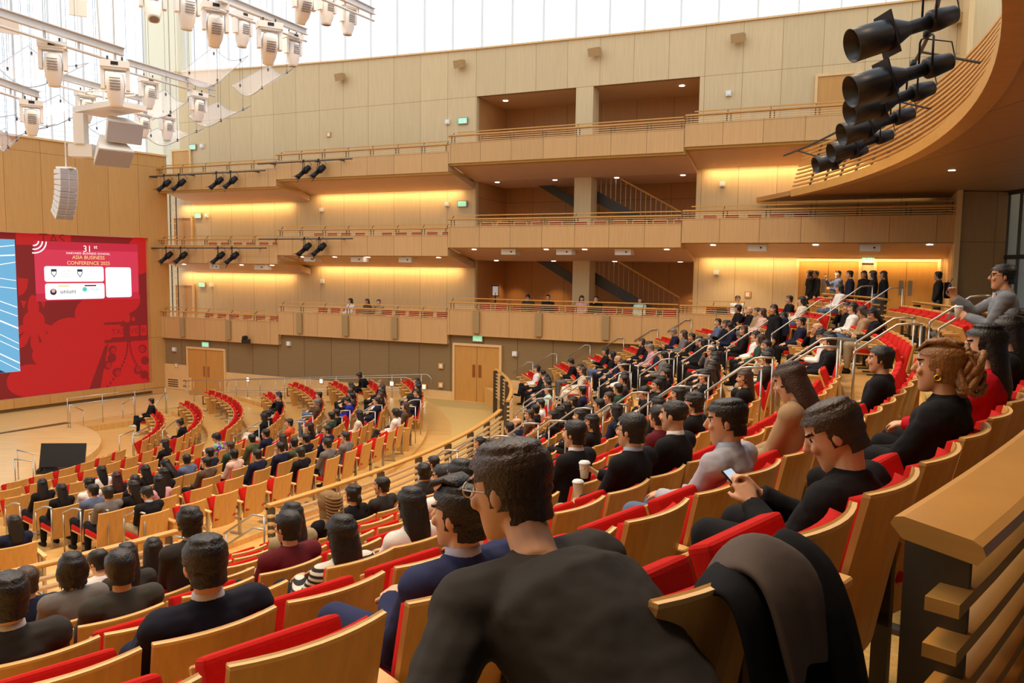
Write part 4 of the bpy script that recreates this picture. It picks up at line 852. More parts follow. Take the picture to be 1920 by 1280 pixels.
def head_mb(mb, T):
    mb.rings([[T @ v for v in ell(rx, ry, cy, z-.117)] for z, rx, ry, cy in HR])
    R3 = T.to_3x3(); q = lambda p: T @ Vector(p)
    mb.tube([q((0, .088, .03)), q((0, .104, .0)), q((0, .115, -.018)), q((0, .100, -.028))], [.008, .011, .0155, .012], 8)          # nose
    mb.ball(q((0, .082, -.05)), (.024, .016, .012), 7, 0, R3); mb.ball(q((0, .072, -.098)), (.024, .02, .018), 7, 0, R3)
    for s in (-1, 1):
        mb.ball(q((s*.036, .078, -.022)), (.024, .016, .02), 7, 0, R3)
        mb.ball(q((s*.034, .083, .034)), (.026, .012, .009), 7, 0, R3)                                                              # brow ridge
        mb.ball(q((s*.076, -.012, -.004)), (.011, .019, .031), 8, 0, R3 @ Matrix.Rotation(s*-.35, 3, 'Z'))                           # ear
def hand_mb(mb, w, d, n_, curl=.5, side=1, fr=.0092):
    """w wrist, d along the hand, n_ palm normal: palm, four bent fingers of unequal length and a thumb from the side of the palm"""
    w = Vector(w); d = Vector(d).normalized(); n_ = (Vector(n_)-d*d.dot(Vector(n_))).normalized(); x = d.cross(n_)*side
    mb.tube([w-d*.02, w+d*.012, w+d*.05, w+d*.088], [(.026, .02), (.031, .018), (.041, .016), (.038, .0135)], 10, 0, x)
    for i, (o, L_) in enumerate(((-.030, .068), (-.010, .078), (.010, .073), (.030, .056))):
        p = w+d*.084+x*o; pts = [p-d*.02, p]; a = .12+.05*i
        for j, q in enumerate((.44, .32, .24)): a += curl*(.9 if j else .6); v = d*cos(a)+n_*sin(a); p = p+v*L_*q; pts.append(p)
        mb.tube(pts, [fr*1.05, fr*1.05, fr, fr*.92, fr*.75], 7)
    p = w+d*.03-x*.034; v = (d*.75-x*.65+n_*.25).normalized(); v2 = (d*.85-x*.1+n_*.5).normalized()
    mb.tube([w+d*.012-x*.015, p, p+v*.032, p+v*.032+v2*.03], [fr*1.4, fr*1.3, fr*1.15, fr*.85], 7)
def joint2(a, b, l1, l2, hint):
    a, b = Vector(a), Vector(b); d = (b-a); L_ = min(d.length, l1+l2-.005); d.normalize(); b = a+d*L_
    x = (l1*l1-l2*l2+L_*L_)/(2*L_); h = sqrt(max(0, l1*l1-x*x)); u_ = Vector(hint); u_ = (u_-d*d.dot(u_)).normalized()
    return a+d*x+u_*h, b
SEATED = dict(pel=(0, -.05, .53), wai=(0, -.075, .68), che=(0, -.105, .86), nek=(0, -.125, 1.00), head=(0, -.10, 1.165), yaw=0, pit=0, rol=0, wl=(-.09, .23, .655), wr=(.09, .23, .655), kl=(-.12, .39, .545), kr=(.12, .39, .545), al=(-.12, .40, .09), ar=(.12, .40, .09), sh=.175, dl=(.5, .8, -.15), dr=(-.5, .8, -.15), curl=.35, std=0, hl=(-.5, -.6, -.5), hr=(.5, -.6, -.5))
POSE = {'n': {}, 'p': dict(wl=(-.03, .24, .70), wr=(.05, .25, .71), dl=(.25, .6, .7), dr=(-.25, .6, .7), curl=.75, pit=.42, che=(0, -.09, .86), nek=(0, -.09, 1.0), head=(0, -.03, 1.155)),
        'c': dict(wr=(.055, .05, 1.015), dr=(-.25, -.1, .9), curl=.8, hr=(.5, .4, -.8), yaw=.15), 'x': dict(kr=(.04, .43, .64), ar=(-.16, .52, .38), wl=(-.05, .2, .66), wr=(.06, .22, .69)),
        'd': dict(wr=(.13, .25, .80), dr=(-.4, .5, .5), curl=.7), 'w': dict(wl=(-.1, .25, .66), wr=(.05, .27, .67), pit=.35, head=(0, -.02, 1.15), nek=(0, -.08, 1.0), che=(0, -.08, .86)),
        'f': dict(che=(0, .02, .82), wai=(0, -.05, .66), nek=(0, .13, .93), head=(0, .22, 1.06), pit=.4, wl=(-.1, .38, .62), wr=(.1, .38, .62))}
STAND = dict(SEATED, pel=(0, 0, .93), wai=(0, .0, 1.08), che=(0, -.01, 1.27), nek=(0, -.015, 1.42), head=(0, .02, 1.585), wl=(-.22, .1, .86), wr=(.22, .1, .86), kl=(-.1, .03, .5), kr=(.1, .0, .5), al=(-.1, .0, .09), ar=(.1, -.02, .09), dl=(0, .2, -1), dr=(0, .2, -1), std=1, hl=(-.4, -.8, 0), hr=(.4, -.8, 0))
POSE['S'] = STAND; POSE['Sp'] = dict(STAND, wr=(.06, .36, 1.42), dr=(0, .25, .97), curl=.8, hr=(.6, 0, -.8), wl=(-.02, .26, 1.13), dl=(.6, .7, .2)); POSE['Sc'] = dict(STAND, wr=(.08, .24, 1.44), dr=(-.2, .1, .9), curl=.8, hr=(.6, 0, -.8))
def person_meshes(ps, fine=0, yaw=0., female=False, thick=1.0, coat=.018):
    P_ = dict(SEATED); P_.update(POSE[ps] if isinstance(ps, str) else ps); yaw += P_['yaw']
    V_ = lambda k: Vector(P_[k])
    hT = Matrix.Translation(V_('head')) @ Matrix.Rotation(yaw, 4, 'Z') @ Matrix.Rotation(-P_['pit'], 4, 'X') @ Matrix.Rotation(P_['rol'], 4, 'Y')
    sh = P_['sh']*(.9 if female else 1); nek = V_('nek'); che = V_('che'); tw = P_.get('twist', 0); ax = Matrix.Rotation(tw, 3, 'Z') @ Vector((1, 0, 0))
    SL, SR = nek-ax*sh-Vector((0, 0, .045)), nek+ax*sh-Vector((0, 0, .045))
    EL, WL = joint2(SL, V_('wl'), .285, .255, P_['hl']); ER, WR = joint2(SR, V_('wr'), .285, .255, P_['hr'])
    pel = V_('pel'); t = thick
    def torso(mb, g, low=0.):
        pts = [pel-(che-pel).normalized()*.06-Vector((0, 0, low)), pel, V_('wai'), che, (che+nek)/2+Vector((0, 0, .01)), nek+Vector((0, 0, -.02)), nek+Vector((0, .005, .03))]
        rr = [(.165*t+g, .115*t+g), (.17*t+g, .125*t+g), ((.135 if female else .15)*t+g, .11*t+g), (.165*t+g, .118*t+g), (.175*t+g, .105*t+g), (.12*t+g, .075*t+g), (.052+g, .055+g)]
        mb.tube(pts, rr, 18, 0, ax)
        mb.tube([SL, SR], [.062*t+g, .062*t+g], 10); mb.ball(SL, .064*t+g, 9); mb.ball(SR, .064*t+g, 9)
    def arms(mb, g, cut=0.):
        for S_, E_, W_ in ((SL, EL, WL), (SR, ER, WR)):
            W2 = W_-(W_-E_).normalized()*cut
            mb.tube([S_, S_*.5+E_*.5, E_, E_*.6+W2*.4, W2], [.055*t+g, .047*t+g, .041*t+g, .042*t+g, (.027 if g == 0 else .030+g)], 10); mb.ball(E_, .042*t+g, 8)
    def legs(mb, g, cut=0.):
        for s, k, a in ((-1, 'kl', 'al'), (1, 'kr', 'ar')):
            H_ = pel+ax*s*.095-Vector((0, 0, .02)); K_, A_ = V_(k), V_(a); A2 = A_+(K_-A_).normalized()*cut
            mb.tube([H_, H_*.5+K_*.5, K_], [.088*t+g, .076*t+g, .058*t+g], 12); mb.tube([K_, K_*.65+A2*.35+Vector((0, -.015, 0)), A2], [.057*t+g, .054*t+g, (.036 if g == 0 else .043+g)], 12); mb.ball(K_, .058*t+g, 9)
    out = {}
    body = MB(); torso(body, 0); arms(body, 0); legs(body, 0); head_mb(body, hT)
    body.tube([nek-Vector((0, 0, .06)), nek+Vector((0, .0, .03)), hT @ Vector((0, -.022, -.06)), hT @ Vector((0, -.015, -.02))], [.07, .055, .053, .055], 12)
    for W_, E_, d, s in ((WL, EL, P_['dl'], -1), (WR, ER, P_['dr'], 1)):
        nn = P_.get('nl' if s < 0 else 'nr', (s*-.2, -.2, -1) if not P_['std'] else (-s, 0, 0))
        hand_mb(body, W_, d, nn, P_['curl'], s, .0092 if fine else .0102)
    for k, a in (('kl', 'al'), ('kr', 'ar')):
        A_ = V_(a); dn = (A_-V_(k)).normalized(); fw = Vector((0, 1, 0))-dn*dn.y; fw.normalize(); body.tube([A_, A_+dn*.05-fw*.03, A_+dn*.055+fw*.13], [.035, .036, .026], 8)
    vox = .0062 if fine else .0112
    bm_ = remesh(body.mesh('body', SKIN), vox, 2 if fine else 2); bm_.name = 'body'
    for m in (SKIN, EYEW, DARK, LIP): bm_.materials.append(m) if m.name not in [x.name for x in bm_.materials] else None
    iT = hT.inverted(); mi = []
    for pg in bm_.polygons:
        c = iT @ pg.center; k = 0
        if c.y > .06 and abs(c.x) < .07 and -.08 < c.z < .06:
            e = Vector((abs(c.x)-.034, 0, c.z-.012))
            if (e.x/.017)**2+(e.z/.0075)**2 < 1: k = 2 if abs(e.x) < .0075 else 1
            elif abs(e.x) < .024 and abs(c.z-.036+abs(e.x)*.15) < .0055: k = 2
            elif abs(c.x) < .024 and abs(c.z+.052) < .0085: k = 3
        mi.append(k)
    bm_.polygons.foreach_set('material_index', mi)
    out['body'] = bm_
    top = MB(); g = coat; torso(top, g, .0 if not P_['std'] else .12); arms(top, g*.85, .0 if fine else .005)
    top.tube([nek-ax*.001-Vector((0, .005, .02)), nek+Vector((0, -.004, .045))], [.078+g*.6, .064], 12)
    tm = remesh(top.mesh('jacket', OBJ), .011 if fine else .017, 3); tm.name = 'jacket'; out['jacket'] = tm
    if fine:                                                         # cloth folds
        tm.update(); nr = [v.normal.copy() for v in tm.vertices]
        for v, q in zip(tm.vertices, nr):
            c = v.co; f_ = noise.noise(Vector((c.x*9, c.y*9, c.z*22)))*.006+noise.noise(Vector((c.x*21, c.y*21, c.z*40)))*.0025; v.co = c+q*f_
    lg_ = MB(); legs(lg_, .012, .01); lg_.tube([pel+Vector((0, 0, .08)), pel-Vector((0, -.02, .06))], [(.17*t, .13*t), (.165*t, .12*t)], 14, 0, ax)
    lm = remesh(lg_.mesh('trousers', OBJ), .013 if fine else .018, 3); lm.name = 'trousers'; out['trousers'] = lm
    so_ = MB()
    for k, a in (('kl', 'al'), ('kr', 'ar')):
        A_ = V_(a); dn = (A_-V_(k)).normalized(); fw = Vector((0, 1, 0))-dn*dn.y; fw.normalize(); xx = fw.cross(dn)
        so_.tube([A_+dn*.03-fw*.075, A_+dn*.045-fw*.04, A_+dn*.055+fw*.06, A_+dn*.062+fw*.15, A_+dn*.066+fw*.185], [(.02, .025), (.042, .05), (.046, .04), (.044, .026), (.02, .014)], 10, 0, xx)
        so_.tube([A_-dn*.02, A_+dn*.04], [.042, .045], 10)
    out['shoes'] = remesh(so_.mesh('shoes', OBJ), .012, 2); out['shoes'].name = 'shoes'
    return out, hT, (WL, WR, P_)
def hair_mesh(kind, fine=0):
    mb = MB(); n = 36 if fine else 24; N = 22 if fine else 14
    sc_, jit = 1.0, .003
    wavy = kind in ('w', 'bob', 'hijab')
    def cap(grow, z0, front, side, back0, jit, topg=0.):
        rs = []; zs = [z0+(.232+grow+topg-z0)*i/N for i in range(N+1)]
        keep = []
        for z in zs:
            zz = min(z, .231); rx, ry, cy = [float(np.interp(zz, [h[0] for h in HR], [h[j] for h in HR])) for j in (1, 2, 3)]
            if z > .225: f_ = max(0.12, sqrt(max(0, 1-((z-.20)/(.032+grow+topg))**2))); rx, ry = .066*f_, .09*f_
            if z < .12: rx, ry, cy = max(rx, .068), max(ry, .088), min(cy, -.006)
            g = grow*(1 if z > .1 else .75)
            rs.append([Vector(((rx+g)*cos(2*pi*i/n), cy+(ry+g)*sin(2*pi*i/n), z-.117))+Vector((random.uniform(-jit, jit), random.uniform(-jit, jit), random.uniform(-jit, jit))) for i in range(n)])
        vs = [p for r in rs for p in r]; fs = []
        for i in range(N):
            for j in range(n):
                k = (j+1) % n; c = (rs[i][j]+rs[i+1][k])/2; z = c.z+.117
                if z < front and c.y > side(z): continue
                fs.append((i*n+j, i*n+k, (i+1)*n+k, (i+1)*n+j))
        fs.append(tuple(N*n+j for j in range(n)))
        mb.add(vs, fs)
    sd = lambda z: (-.035 if z < .085 else (.012 if z < .155 else .045))
    sl = lambda z: (.012 if z < .1 else .035)
    if kind in ('s', 'b', 'g', 'fade', 'quiff'):
        cap(.013 if kind != 'fade' else .008, .045 if kind != 'fade' else .10, .185, sd, 0, .0025 if fine else .003, .0)
        if kind == 'quiff' and fine:
            for i in range(16): x = -.05+.1*i/15; mb.tube([(x, -.03, .118+.01*cos(x*30)), (x*1.05, .03, .135), (x*1.0, .085, .118), (x*.9, .10, .095)], [.006, .011, .010, .004], 6)
    elif kind == 'w': cap(.022, .03, .18, sd, 0, .007, .0)
    elif kind == 'bald':
        cap(.005, .06, .15, lambda z: -.015, 0, .001); mb.f = [f for f in mb.f if len(f) == 4 and sum(mb.v[i][2] for i in f)/4 < .015]; mb.m = [0]*len(mb.f)
    elif kind == 'hijab':
        cap(.03, -.02, .17, lambda z: .045, 0, .004, .01); mb.ball((0, -.075, .035), (.088, .085, .11), 12); mb.tube([(0, -.02, -.13), (0, -.03, -.22)], [(.10, .10), (.17, .13)], 14)
        for i in range(7): mb.tube([(.1*cos(t), -.075+.085*sin(t)-.004*i, .12-.035*i+.03*sin(t)) for t in np.arange(3.0, 6.5, .3)], .011, 6)
    else:
        cap(.016, .05, .178, sl, 0, .002, .004)
        if kind in ('l', 'lb', 'red', 'blond', 'bob'):
            zb = -.10 if kind == 'bob' else -.37; M_ = 26; K = 12
            for lay in (0, 1):
                rs = []
                for i in range(K+1):
                    t_ = i/K; z = .06+(zb-.06)*t_; rx = .088+.02*sin(pi*min(1, t_*1.2))-(.02*t_ if lay == 0 else .035*t_)+(.022*t_ if kind == 'bob' else 0); ry = .088-.045*t_ if kind != 'bob' else .088-.01*t_; cy = -.018-.075*min(1, t_*1.5) if kind != 'bob' else -.02; ry -= .012*lay
                    rs.append([(rx*cos(a)*(1+random.uniform(-.025, .025)), cy+ry*sin(a)+random.uniform(-.003, .003), z-.0+random.uniform(-.006, .006)*(1+3*t_*(i == K))) for a in [radians(-205+230*j/M_) for j in range(M_+1)]])
                mb.rings(rs, 0, False, False)
        elif kind == 'bun': mb.ball((0, -.10, .10), (.042, .042, .04), 10); mb.tube([(0, -.09, .02), (0, -.115, -.06), (0, -.105, -.16)], [.03, .035, .01], 8) if random.random() < .4 else None
        elif kind == 'updo':
            for i in range(26):
                a = random.uniform(0, 6.28); r = random.uniform(.035, .075); c = Vector((random.uniform(-.02, .02), -.125+random.uniform(-.02, .02), .0+random.uniform(-.03, .03)))
                mb.tube([c+Vector((r*.7*cos(a+t), r*.8*sin(a+t)*.8, r*1.3*sin(a*2+t))) for t in np.arange(0, 4.2, .5)], [.012, .016, .017, .017, .016, .015, .012, .01, .006], 6)
            for i in range(14): x = -.06+.12*i/13; mb.tube([(x*.7, .095, .075), (x, .05, .118), (x*1.1, -.02, .128), (x*.6, -.10, .09)], [.005, .012, .013, .01], 6)
    return mb.mesh('hair', HAIR, True)
HC = {'s': '14100e', 'b': '3a281a', 'g': '77716b', 'l': '120e0d', 'lb': '3b2519', 'bun': '14100f', 'w': '17110f', 'bald': '3a332e', 'red': '3a1518', 'blond': '8a6a44', 'updo': '8d6234', 'bob': '0f0d0d', 'fade': '1b1512', 'quiff': '1a1411', 'hijab': '8b6f4b'}
HN = {'s': 'short black hair', 'b': 'short brown hair', 'g': 'grey hair', 'l': 'long black hair', 'lb': 'long brown hair', 'bun': 'tied-up black hair', 'w': 'wavy black hair', 'bald': 'bald head', 'red': 'dyed dark red hair', 'blond': 'blond hair', 'updo': 'blond updo', 'bob': 'black bob hair', 'fade': 'short faded hair', 'quiff': 'swept-back black hair', 'hijab': 'ribbed brown head wrap'}
TC = {'white': 'e6e2dc', 'black': '18171a', 'charcoal': '35322f', 'navy': '1c2138', 'mint': 'b9d6cb', 'cream': 'ddd0ba', 'brown': '5a4636', 'grey': '6f6b68', 'stripe': 'cfcac2', 'green': '2b4338', 'camel': 'a98252', 'pink': 'c99aa0', 'bluegrey': '5c6784', 'tan': 'a98a68', 'blush': 'd9b5a4', 'maroon': '5e1a22', 'khaki': '9c8a68', 'red': 'c31423', 'lightgrey': 'a9aab5', 'navyblue': '2d3357', 'darknavy': '191b29', 'darkgrey': '3d3a34', 'jeans': '5b6f8e', 'blue': '2a3199', 'orange': 'd2542c', 'olive': '4c5135', 'pattern': 'b03a2a'}
TNM = {'stripe': 'striped', 'bluegrey': 'blue-grey', 'lightgrey': 'light grey', 'navyblue': 'blue', 'darknavy': 'dark navy', 'darkgrey': 'dark grey', 'pattern': 'multicoloured'}
PN = {'n': 'hands in lap', 'p': 'looking at a phone', 'c': 'hand at chin', 'x': 'legs crossed', 'd': 'holding a cup', 'w': 'writing', 'f': 'leaning forward'}
SK = ['d9a684', 'cf9872', 'e0b08c', 'd3a07c']
STRIPE = mat('stripe_cloth', 'd8d2c8', .85); _nt = STRIPE.node_tree; _tc = _nt.nodes.new('ShaderNodeTexCoord'); _wv = _nt.nodes.new('ShaderNodeTexWave'); _wv.bands_direction = 'Z'; _wv.inputs['Scale'].default_value = 9; _wv.inputs['Distortion'].default_value = .4
_cr = _nt.nodes.new('ShaderNodeValToRGB'); _cr.color_ramp.interpolation = 'CONSTANT'; _cr.color_ramp.elements[0].color = (.02, .02, .02, 1); _cr.color_ramp.elements[1].position = .5; _cr.color_ramp.elements[1].color = (.7, .66, .58, 1)
_nt.links.new(_tc.outputs['Object'], _wv.inputs[0]); _nt.links.new(_wv.outputs['Fac'], _cr.inputs[0]); _nt.links.new(_cr.outputs[0], _nt.nodes['Principled BSDF'].inputs['Base Color'])
PATT = mat('pattern_cloth', 'b03a2a', .85); _nt = PATT.node_tree; _vo = _nt.nodes.new('ShaderNodeTexVoronoi'); _vo.inputs['Scale'].default_value = 26; _tc = _nt.nodes.new('ShaderNodeTexCoord'); _hs = _nt.nodes.new('ShaderNodeHueSaturation'); _hs.inputs['Saturation'].default_value = 1.6; _hs.inputs['Value'].default_value = .7
_nt.links.new(_tc.outputs['Object'], _vo.inputs['Vector']); _nt.links.new(_vo.outputs['Color'], _hs.inputs['Color']); _nt.links.new(_hs.outputs[0], _nt.nodes['Principled BSDF'].inputs['Base Color'])
CACHE = {}; HAIRS = {}
def variant(ps, i, fem):
    k = (ps, i, fem)
    if k not in CACHE: CACHE[k] = person_meshes(ps, 0, (-.35, .1, .4)[i], fem)
    return CACHE[k]
def hairm(kind, fine, i=0):
    k = (kind, fine, i)
    if k not in HAIRS: HAIRS[k] = hair_mesh(kind, fine)
    return HAIRS[k]
GEOM = {}
def glasses(e, hT, col):
    b = MB()
    for s in (-1, 1):
        b.tube([(s*.034+.024*cos(t), .101+.0*cos(t), .010+.02*sin(t)) for t in np.arange(0, 6.5, .45)], .0022, 5); b.tube([(s*.058, .099, .014), (s*.076, .06, .014), (s*.079, -.01, .008)], .0022, 5)
    b.tube([(-.011, .103, .014), (.011, .103, .014)], .002, 5)
    o = b.build('glasses', col, e); o.matrix_basis = hT; return o
CUPM, LIDM = mat('paper_cup', 'e9e4da', .6), mat('cup_lid', 'f2f0ec', .5)
def cup(M, lab, gr='paper coffee cups'):
    e = empty('coffee_cup', M, lab, 'cup', gr)
    MB().rings([[(r*cos(t*pi/8), r*sin(t*pi/8), z) for t in range(16)] for z, r in ((0, .028), (.10, .040), (.105, .041))]).build('body', CUPM, e, None, True)
    MB().rings([[(r*cos(t*pi/8), r*sin(t*pi/8), z) for t in range(16)] for z, r in ((.105, .044), (.115, .043), (.118, .036), (.124, .035))]).build('lid', LIDM, e, None, True)
SCR = mat('phone_screen', 'b9d3ea', .2, emit=.55)
def phone(M, lab):
    e = empty('phone', M, lab, 'phone', 'phones in hands')
    bevel_mesh(MB().bb(-.037, .037, -.004, .004, -.075, .075).mesh('b', BLACKP), .003, 2); o = put('body', bevel_mesh(MB().bb(-.037, .037, -.004, .004, -.075, .075).mesh('body', BLACKP), .003, 2), e)
    MB().bb(-.033, .033, -.0052, -.0042, -.07, .07).build('display', SCR, e)
def book(M, lab):
    e = empty('notebook', M, lab, 'notebook', 'notebooks on laps')
    MB().bb(-.10, .10, -.14, .14, 0, .012).build('pages', LIDM, e); MB().bb(-.105, .105, -.145, .145, -.004, 0).build('cover', BLACKP, e)
def make_person(M, d, lab, fine=0, pose=None, idx=0, thick=1.0, skin=None, grp='seated audience'):
    hair, top, leg, ps = d[0], d[1], d[2], pose or d[3]
    fem = hair in ('l', 'lb', 'bun', 'red', 'blond', 'updo', 'bob', 'hijab')
    if fine or isinstance(ps, dict): res, hT, ex = person_meshes(ps, fine, 0, fem, thick)
    else: res, hT, ex = variant(ps, idx % 3, fem)
    o = put('person', res['body'], None, M); tag(o, lab, 'person', grp); o.color = lin(skin or SK[idx % 4])
    ch_ = {}
    for nm, c in (('jacket', TC[top]), ('trousers', TC[leg]), ('shoes', '1b1918' if idx % 3 else 'cfcac4')):
        c_ = put(nm, res[nm], o); c_.color = lin(c); ch_[nm] = c_
        if nm == 'jacket' and top in ('stripe', 'pattern'):
            c_.data = c_.data.copy(); c_.data.materials[0] = STRIPE if top == 'stripe' else PATT
    h = put('hair', hairm(hair, fine, idx % 2), o); h.matrix_basis = hT; h.color = lin(HC[hair])
    if hair == 'hijab':
        h.name = 'head_wrap'; h.data.materials[0] = OBJ
    return o, hT, ex
# ================================================================ seating the audience
SPEC = {
 'fg': dict(pel=(-.05, -.40, .50), wai=(-.05, -.33, .68), che=(-.04, -.15, .86), nek=(-.03, .05, 1.01), head=(0, .17, 1.165), yaw=.22, pit=.18, wl=(-.27, -.02, .50), wr=(.16, .08, .55), kl=(-.27, .0, .52), kr=(.2, .05, .52), al=(-.25, -.05, .09), ar=(.2, .0, .09), sh=.20, hl=(-.9, -.3, -.2), hr=(.8, -.3, -.2), dl=(.2, .3, -.9), curl=.5),
 'coat': dict(POSE['p'], yaw=.3, pit=.45, wl=(-.03, .26, .68), wr=(.05, .27, .70), sh=.19),
 'blond': dict(wl=(-.02, .27, .68), wr=(.1, .22, .67), yaw=.05, head=(0, -.09, 1.165)),
 'redw': dict(POSE['c'], wl=(-.1, .28, .68)), 'sweat': dict(wl=(-.06, .25, .665), wr=(.09, .20, .665), yaw=.35, pit=.1),
 'blue': dict(yaw=.25, wl=(-.08, .2, .68), wr=(.04, .22, .68), kl=(-.2, .40, .56), sh=.19), 'navyman': dict(wl=(-.13, .22, .70), wr=(.06, .24, .70), sh=.19, yaw=-.12, pit=.12),
}
TARG = {('U', 0, -46.15): (1008, 905), ('U', 0, -42.87): (1565, 815), ('U', 0, -40.6): (1763, 688), ('U', 1, -40.45): (1362, 790), ('U', 1, -44.85): (862, 966), ('U', 2, -45.68): (385, 1058), ('U', 4, -45.05): (225, 1066), ('U', 5, -44.95): (135, 1068),
        ('U', 3, -42.8): (640, 1003), ('U', 4, -42.5): (540, 988), ('U', 5, -42.45): (355, 980), ('U', 6, -45.05): (50, 1090), ('U', 3, -41.75): (770, 948), ('U', 2, -42.1): (948, 915), ('U', 2, -38.75): (1183, 807), ('U', 2, -37.6): (1263, 780), ('U', 3, -37.55): (1077, 814), ('U', 1, -38.2): (1482, 716), ('U', 3, -46.5): (15, 1122)}
def fit_head(M, P_, tx, ty):
    P_ = dict(SEATED, **P_); dx = dz = 0.
    for _ in range(12):
        h = Vector(P_['head'])
        q = lambda a, b: px_of(M @ (h+Vector((a, 0, b))))
        p0 = q(dx, dz); j1 = q(dx+.01, dz); j2 = q(dx, dz+.01)
        A = np.array([[(j1[0]-p0[0])/.01, (j2[0]-p0[0])/.01], [(j1[1]-p0[1])/.01, (j2[1]-p0[1])/.01]])
        s = np.linalg.solve(A, np.array([tx-p0[0], ty-p0[1]])); dx += float(s[0])*.7; dz += float(s[1])*.7
        dx = min(.3, max(-.3, dx)); dz = min(.2, max(-.2, dz))
    for k, f_ in (('head', 1), ('nek', 1), ('che', .8), ('wai', .4)): v = Vector(P_[k]); P_[k] = tuple(v+Vector((0, 0, dz*f_)))
    return M @ Matrix.Translation((dx, 0, 0)), P_
allp = []
for (sec, k), lst in sorted(PT.items()):
    RR, FF = (UR, UF) if sec == 'U' else (OR, OF)
    for a, d in lst: allp.append((sec, k, a, d))
def place(sec, k, a, d, i):
    RR, FF = (UR, UF) if sec == 'U' else (OR, OF)
    M = face_M(RR[k]-.30, a, FF[k]); ps = d[3]; dist = (M.translation-Vector((0, 0, EZ))).length
    bn, n_ = SEATLOC.get((sec, k, round(a, 2)), ('block', 1))
    pn = {'fg': 'leaning forward before the camera', 'coat': 'looking down at a phone', 'blond': 'holding papers', 'redw': 'hand at chin', 'sweat': 'hands in lap', 'blue': 'hands in lap', 'navyman': 'hands in lap'}.get(ps) or PN[ps]
    hn = HN[d[0]]; hw = hn[:-5]+'-haired' if hn.endswith(' hair') and len(hn.split()) == 2 else hn
    hw = {'short black hair': 'short-haired', 'long black hair': 'long-haired', 'tied-up black hair': 'bun-haired', 'bald head': 'bald', 'long brown hair': 'brown long-haired', 'short brown hair': 'brown-haired', 'blond updo': 'updo-haired', 'black bob hair': 'bob-haired', 'short faded hair': 'fade-haired', 'swept-back black hair': 'quiff-haired', 'dyed dark red hair': 'red-haired', 'ribbed brown head wrap': 'head-wrapped'}.get(hn, hw)
    lab = '%s person in %s, %s, %s, %s row from %s' % (hw, TNM.get(d[1], d[1]), pn, bn, ORD[k+1], 'rear rail' if sec == 'U' else 'stage')
    if len(lab.split()) <= 14: lab += ', %s seat' % ORD[min(n_, 34)]
    else: lab = '%s person in %s, %s, %s row from %s, %s seat' % (hw, TNM.get(d[1], d[1]), bn, ORD[k+1], 'rail' if sec == 'U' else 'stage', ORD[min(n_, 34)])
    t = TARG.get((sec, k, round(a, 2))); fine = 1 if (dist < 5.6 and sec == 'U') else 0
    if t:
        M, P_ = fit_head(M, SPEC.get(ps) or POSE[ps], *t)
        res = make_person(M, d, lab, fine, P_, i, 1.2 if ps == 'fg' else 1.06 if ps in ( 'coat', 'blue', 'navyman') else 1.0)
    elif ps in SPEC: res = make_person(M, d, lab, fine, SPEC[ps], i)
    else: res = make_person(M, d, lab, 0, ps, i)
    o, hT, (WL, WR, P_) = res
    who = '%s person, %s, %s row from %s, %s seat' % (hw, bn, ORD[k+1], 'rail' if sec == 'U' else 'stage', ORD[min(n_, 34)])
    if ps in ('p', 'coat', 'blond'):
        c = (Vector(WL)+Vector(WR))/2+Vector((0, .075, .045)); phone(M @ Matrix.Translation(c) @ Matrix.Rotation(radians(-50), 4, 'X'), 'phone held by '+who)
    if ps == 'd': cup(M @ Matrix.Translation(Vector(WR)+Vector((-.06, .07, -.03))), 'cup held by '+who)
    if ps == 'w': book(M @ Matrix.Translation((0, .27, .625)) @ Matrix.Rotation(.12, 4, 'X'), 'open notebook of '+who)
    return o, hT, M, P_, WL, WR
REC = {}
for i, (sec, k, a, d) in enumerate(allp): REC[(sec, k, a)] = place(sec, k, a, d, i)
GM = mat('wire_gold', 'b6a58e', .3, .8)
for key, m in ((('U', 0, -46.15), GM), (('U', 2, -38.75), BLACK), (('U', 2, -42.1), BLACK), (('U', 0, -32.4), BLACK), (('U', 3, -18.7), BLACK), (('U', 2, -14.2), BLACK), (('U', 5, -42.45), BLACK)):
    if key in REC: glasses(REC[key][0], REC[key][1], m)
SHIRT = mat('shirt_cloth', 'e4e0e4', .8)
def collar(key, col='e4e0e4'):
    if key not in REC: return
    o, hT, M, P_, _, _ = REC[key]; n_ = Vector(P_['nek']); u = (Vector(P_['head'])-n_).normalized()
    c = MB().tube([n_+Vector((0, .004, .005)), n_+u*.04, n_+u*.062], [(.072, .076), (.064, .067), (.061, .063)], 20).mesh('shirt_collar', OBJ, True)
    q = put('shirt_collar', c, o); q.color = lin(col)
for key, c in ((('U', 2, -45.68), 'd9d3d6'), (('U', 1, -44.85), 'c9c8dc'), (('U', 3, -37.55), 'e6dcdc'), (('U', 2, -37.6), 'e9e5e2'), (('U', 2, -38.75), 'aebcd0'), (('U', 1, -40.45), 'b4bfd4'), (('O', 7, -34.6), 'b3b6c9'), (('U', 4, -38.8), '9bb4d2'), (('U', 3, -46.5), 'cfc9c6')): collar(key, c)
k0 = ('U', 0, -40.6)
if k0 in REC:
    o, hT = REC[k0][:2]; b = MB(); b.tube([(-.085+.0, -.006+.013*cos(t), -.042+.013*sin(t)) for t in np.arange(0, 6.5, .5)], .0045, 6); q = b.build('earring', mat('gold', 'd9a83a', .25, 1), o); q.matrix_basis = hT
k0 = ('U', 2, -38.75)
if k0 in REC: M_, WL_ = REC[k0][2], REC[k0][4]; cup(M_ @ Matrix.Translation(Vector(WL_)+Vector((.05, .07, .0))), 'white paper cup held by the man in black suit, third row from rear rail')
sl = empty('stool', face_M(UR[0]-.30, -46.15, UF[0]) @ Matrix.Translation((-.05, -.38, -.02)), 'low black stool under the man leaning forward at the end of the last row', 'stool')
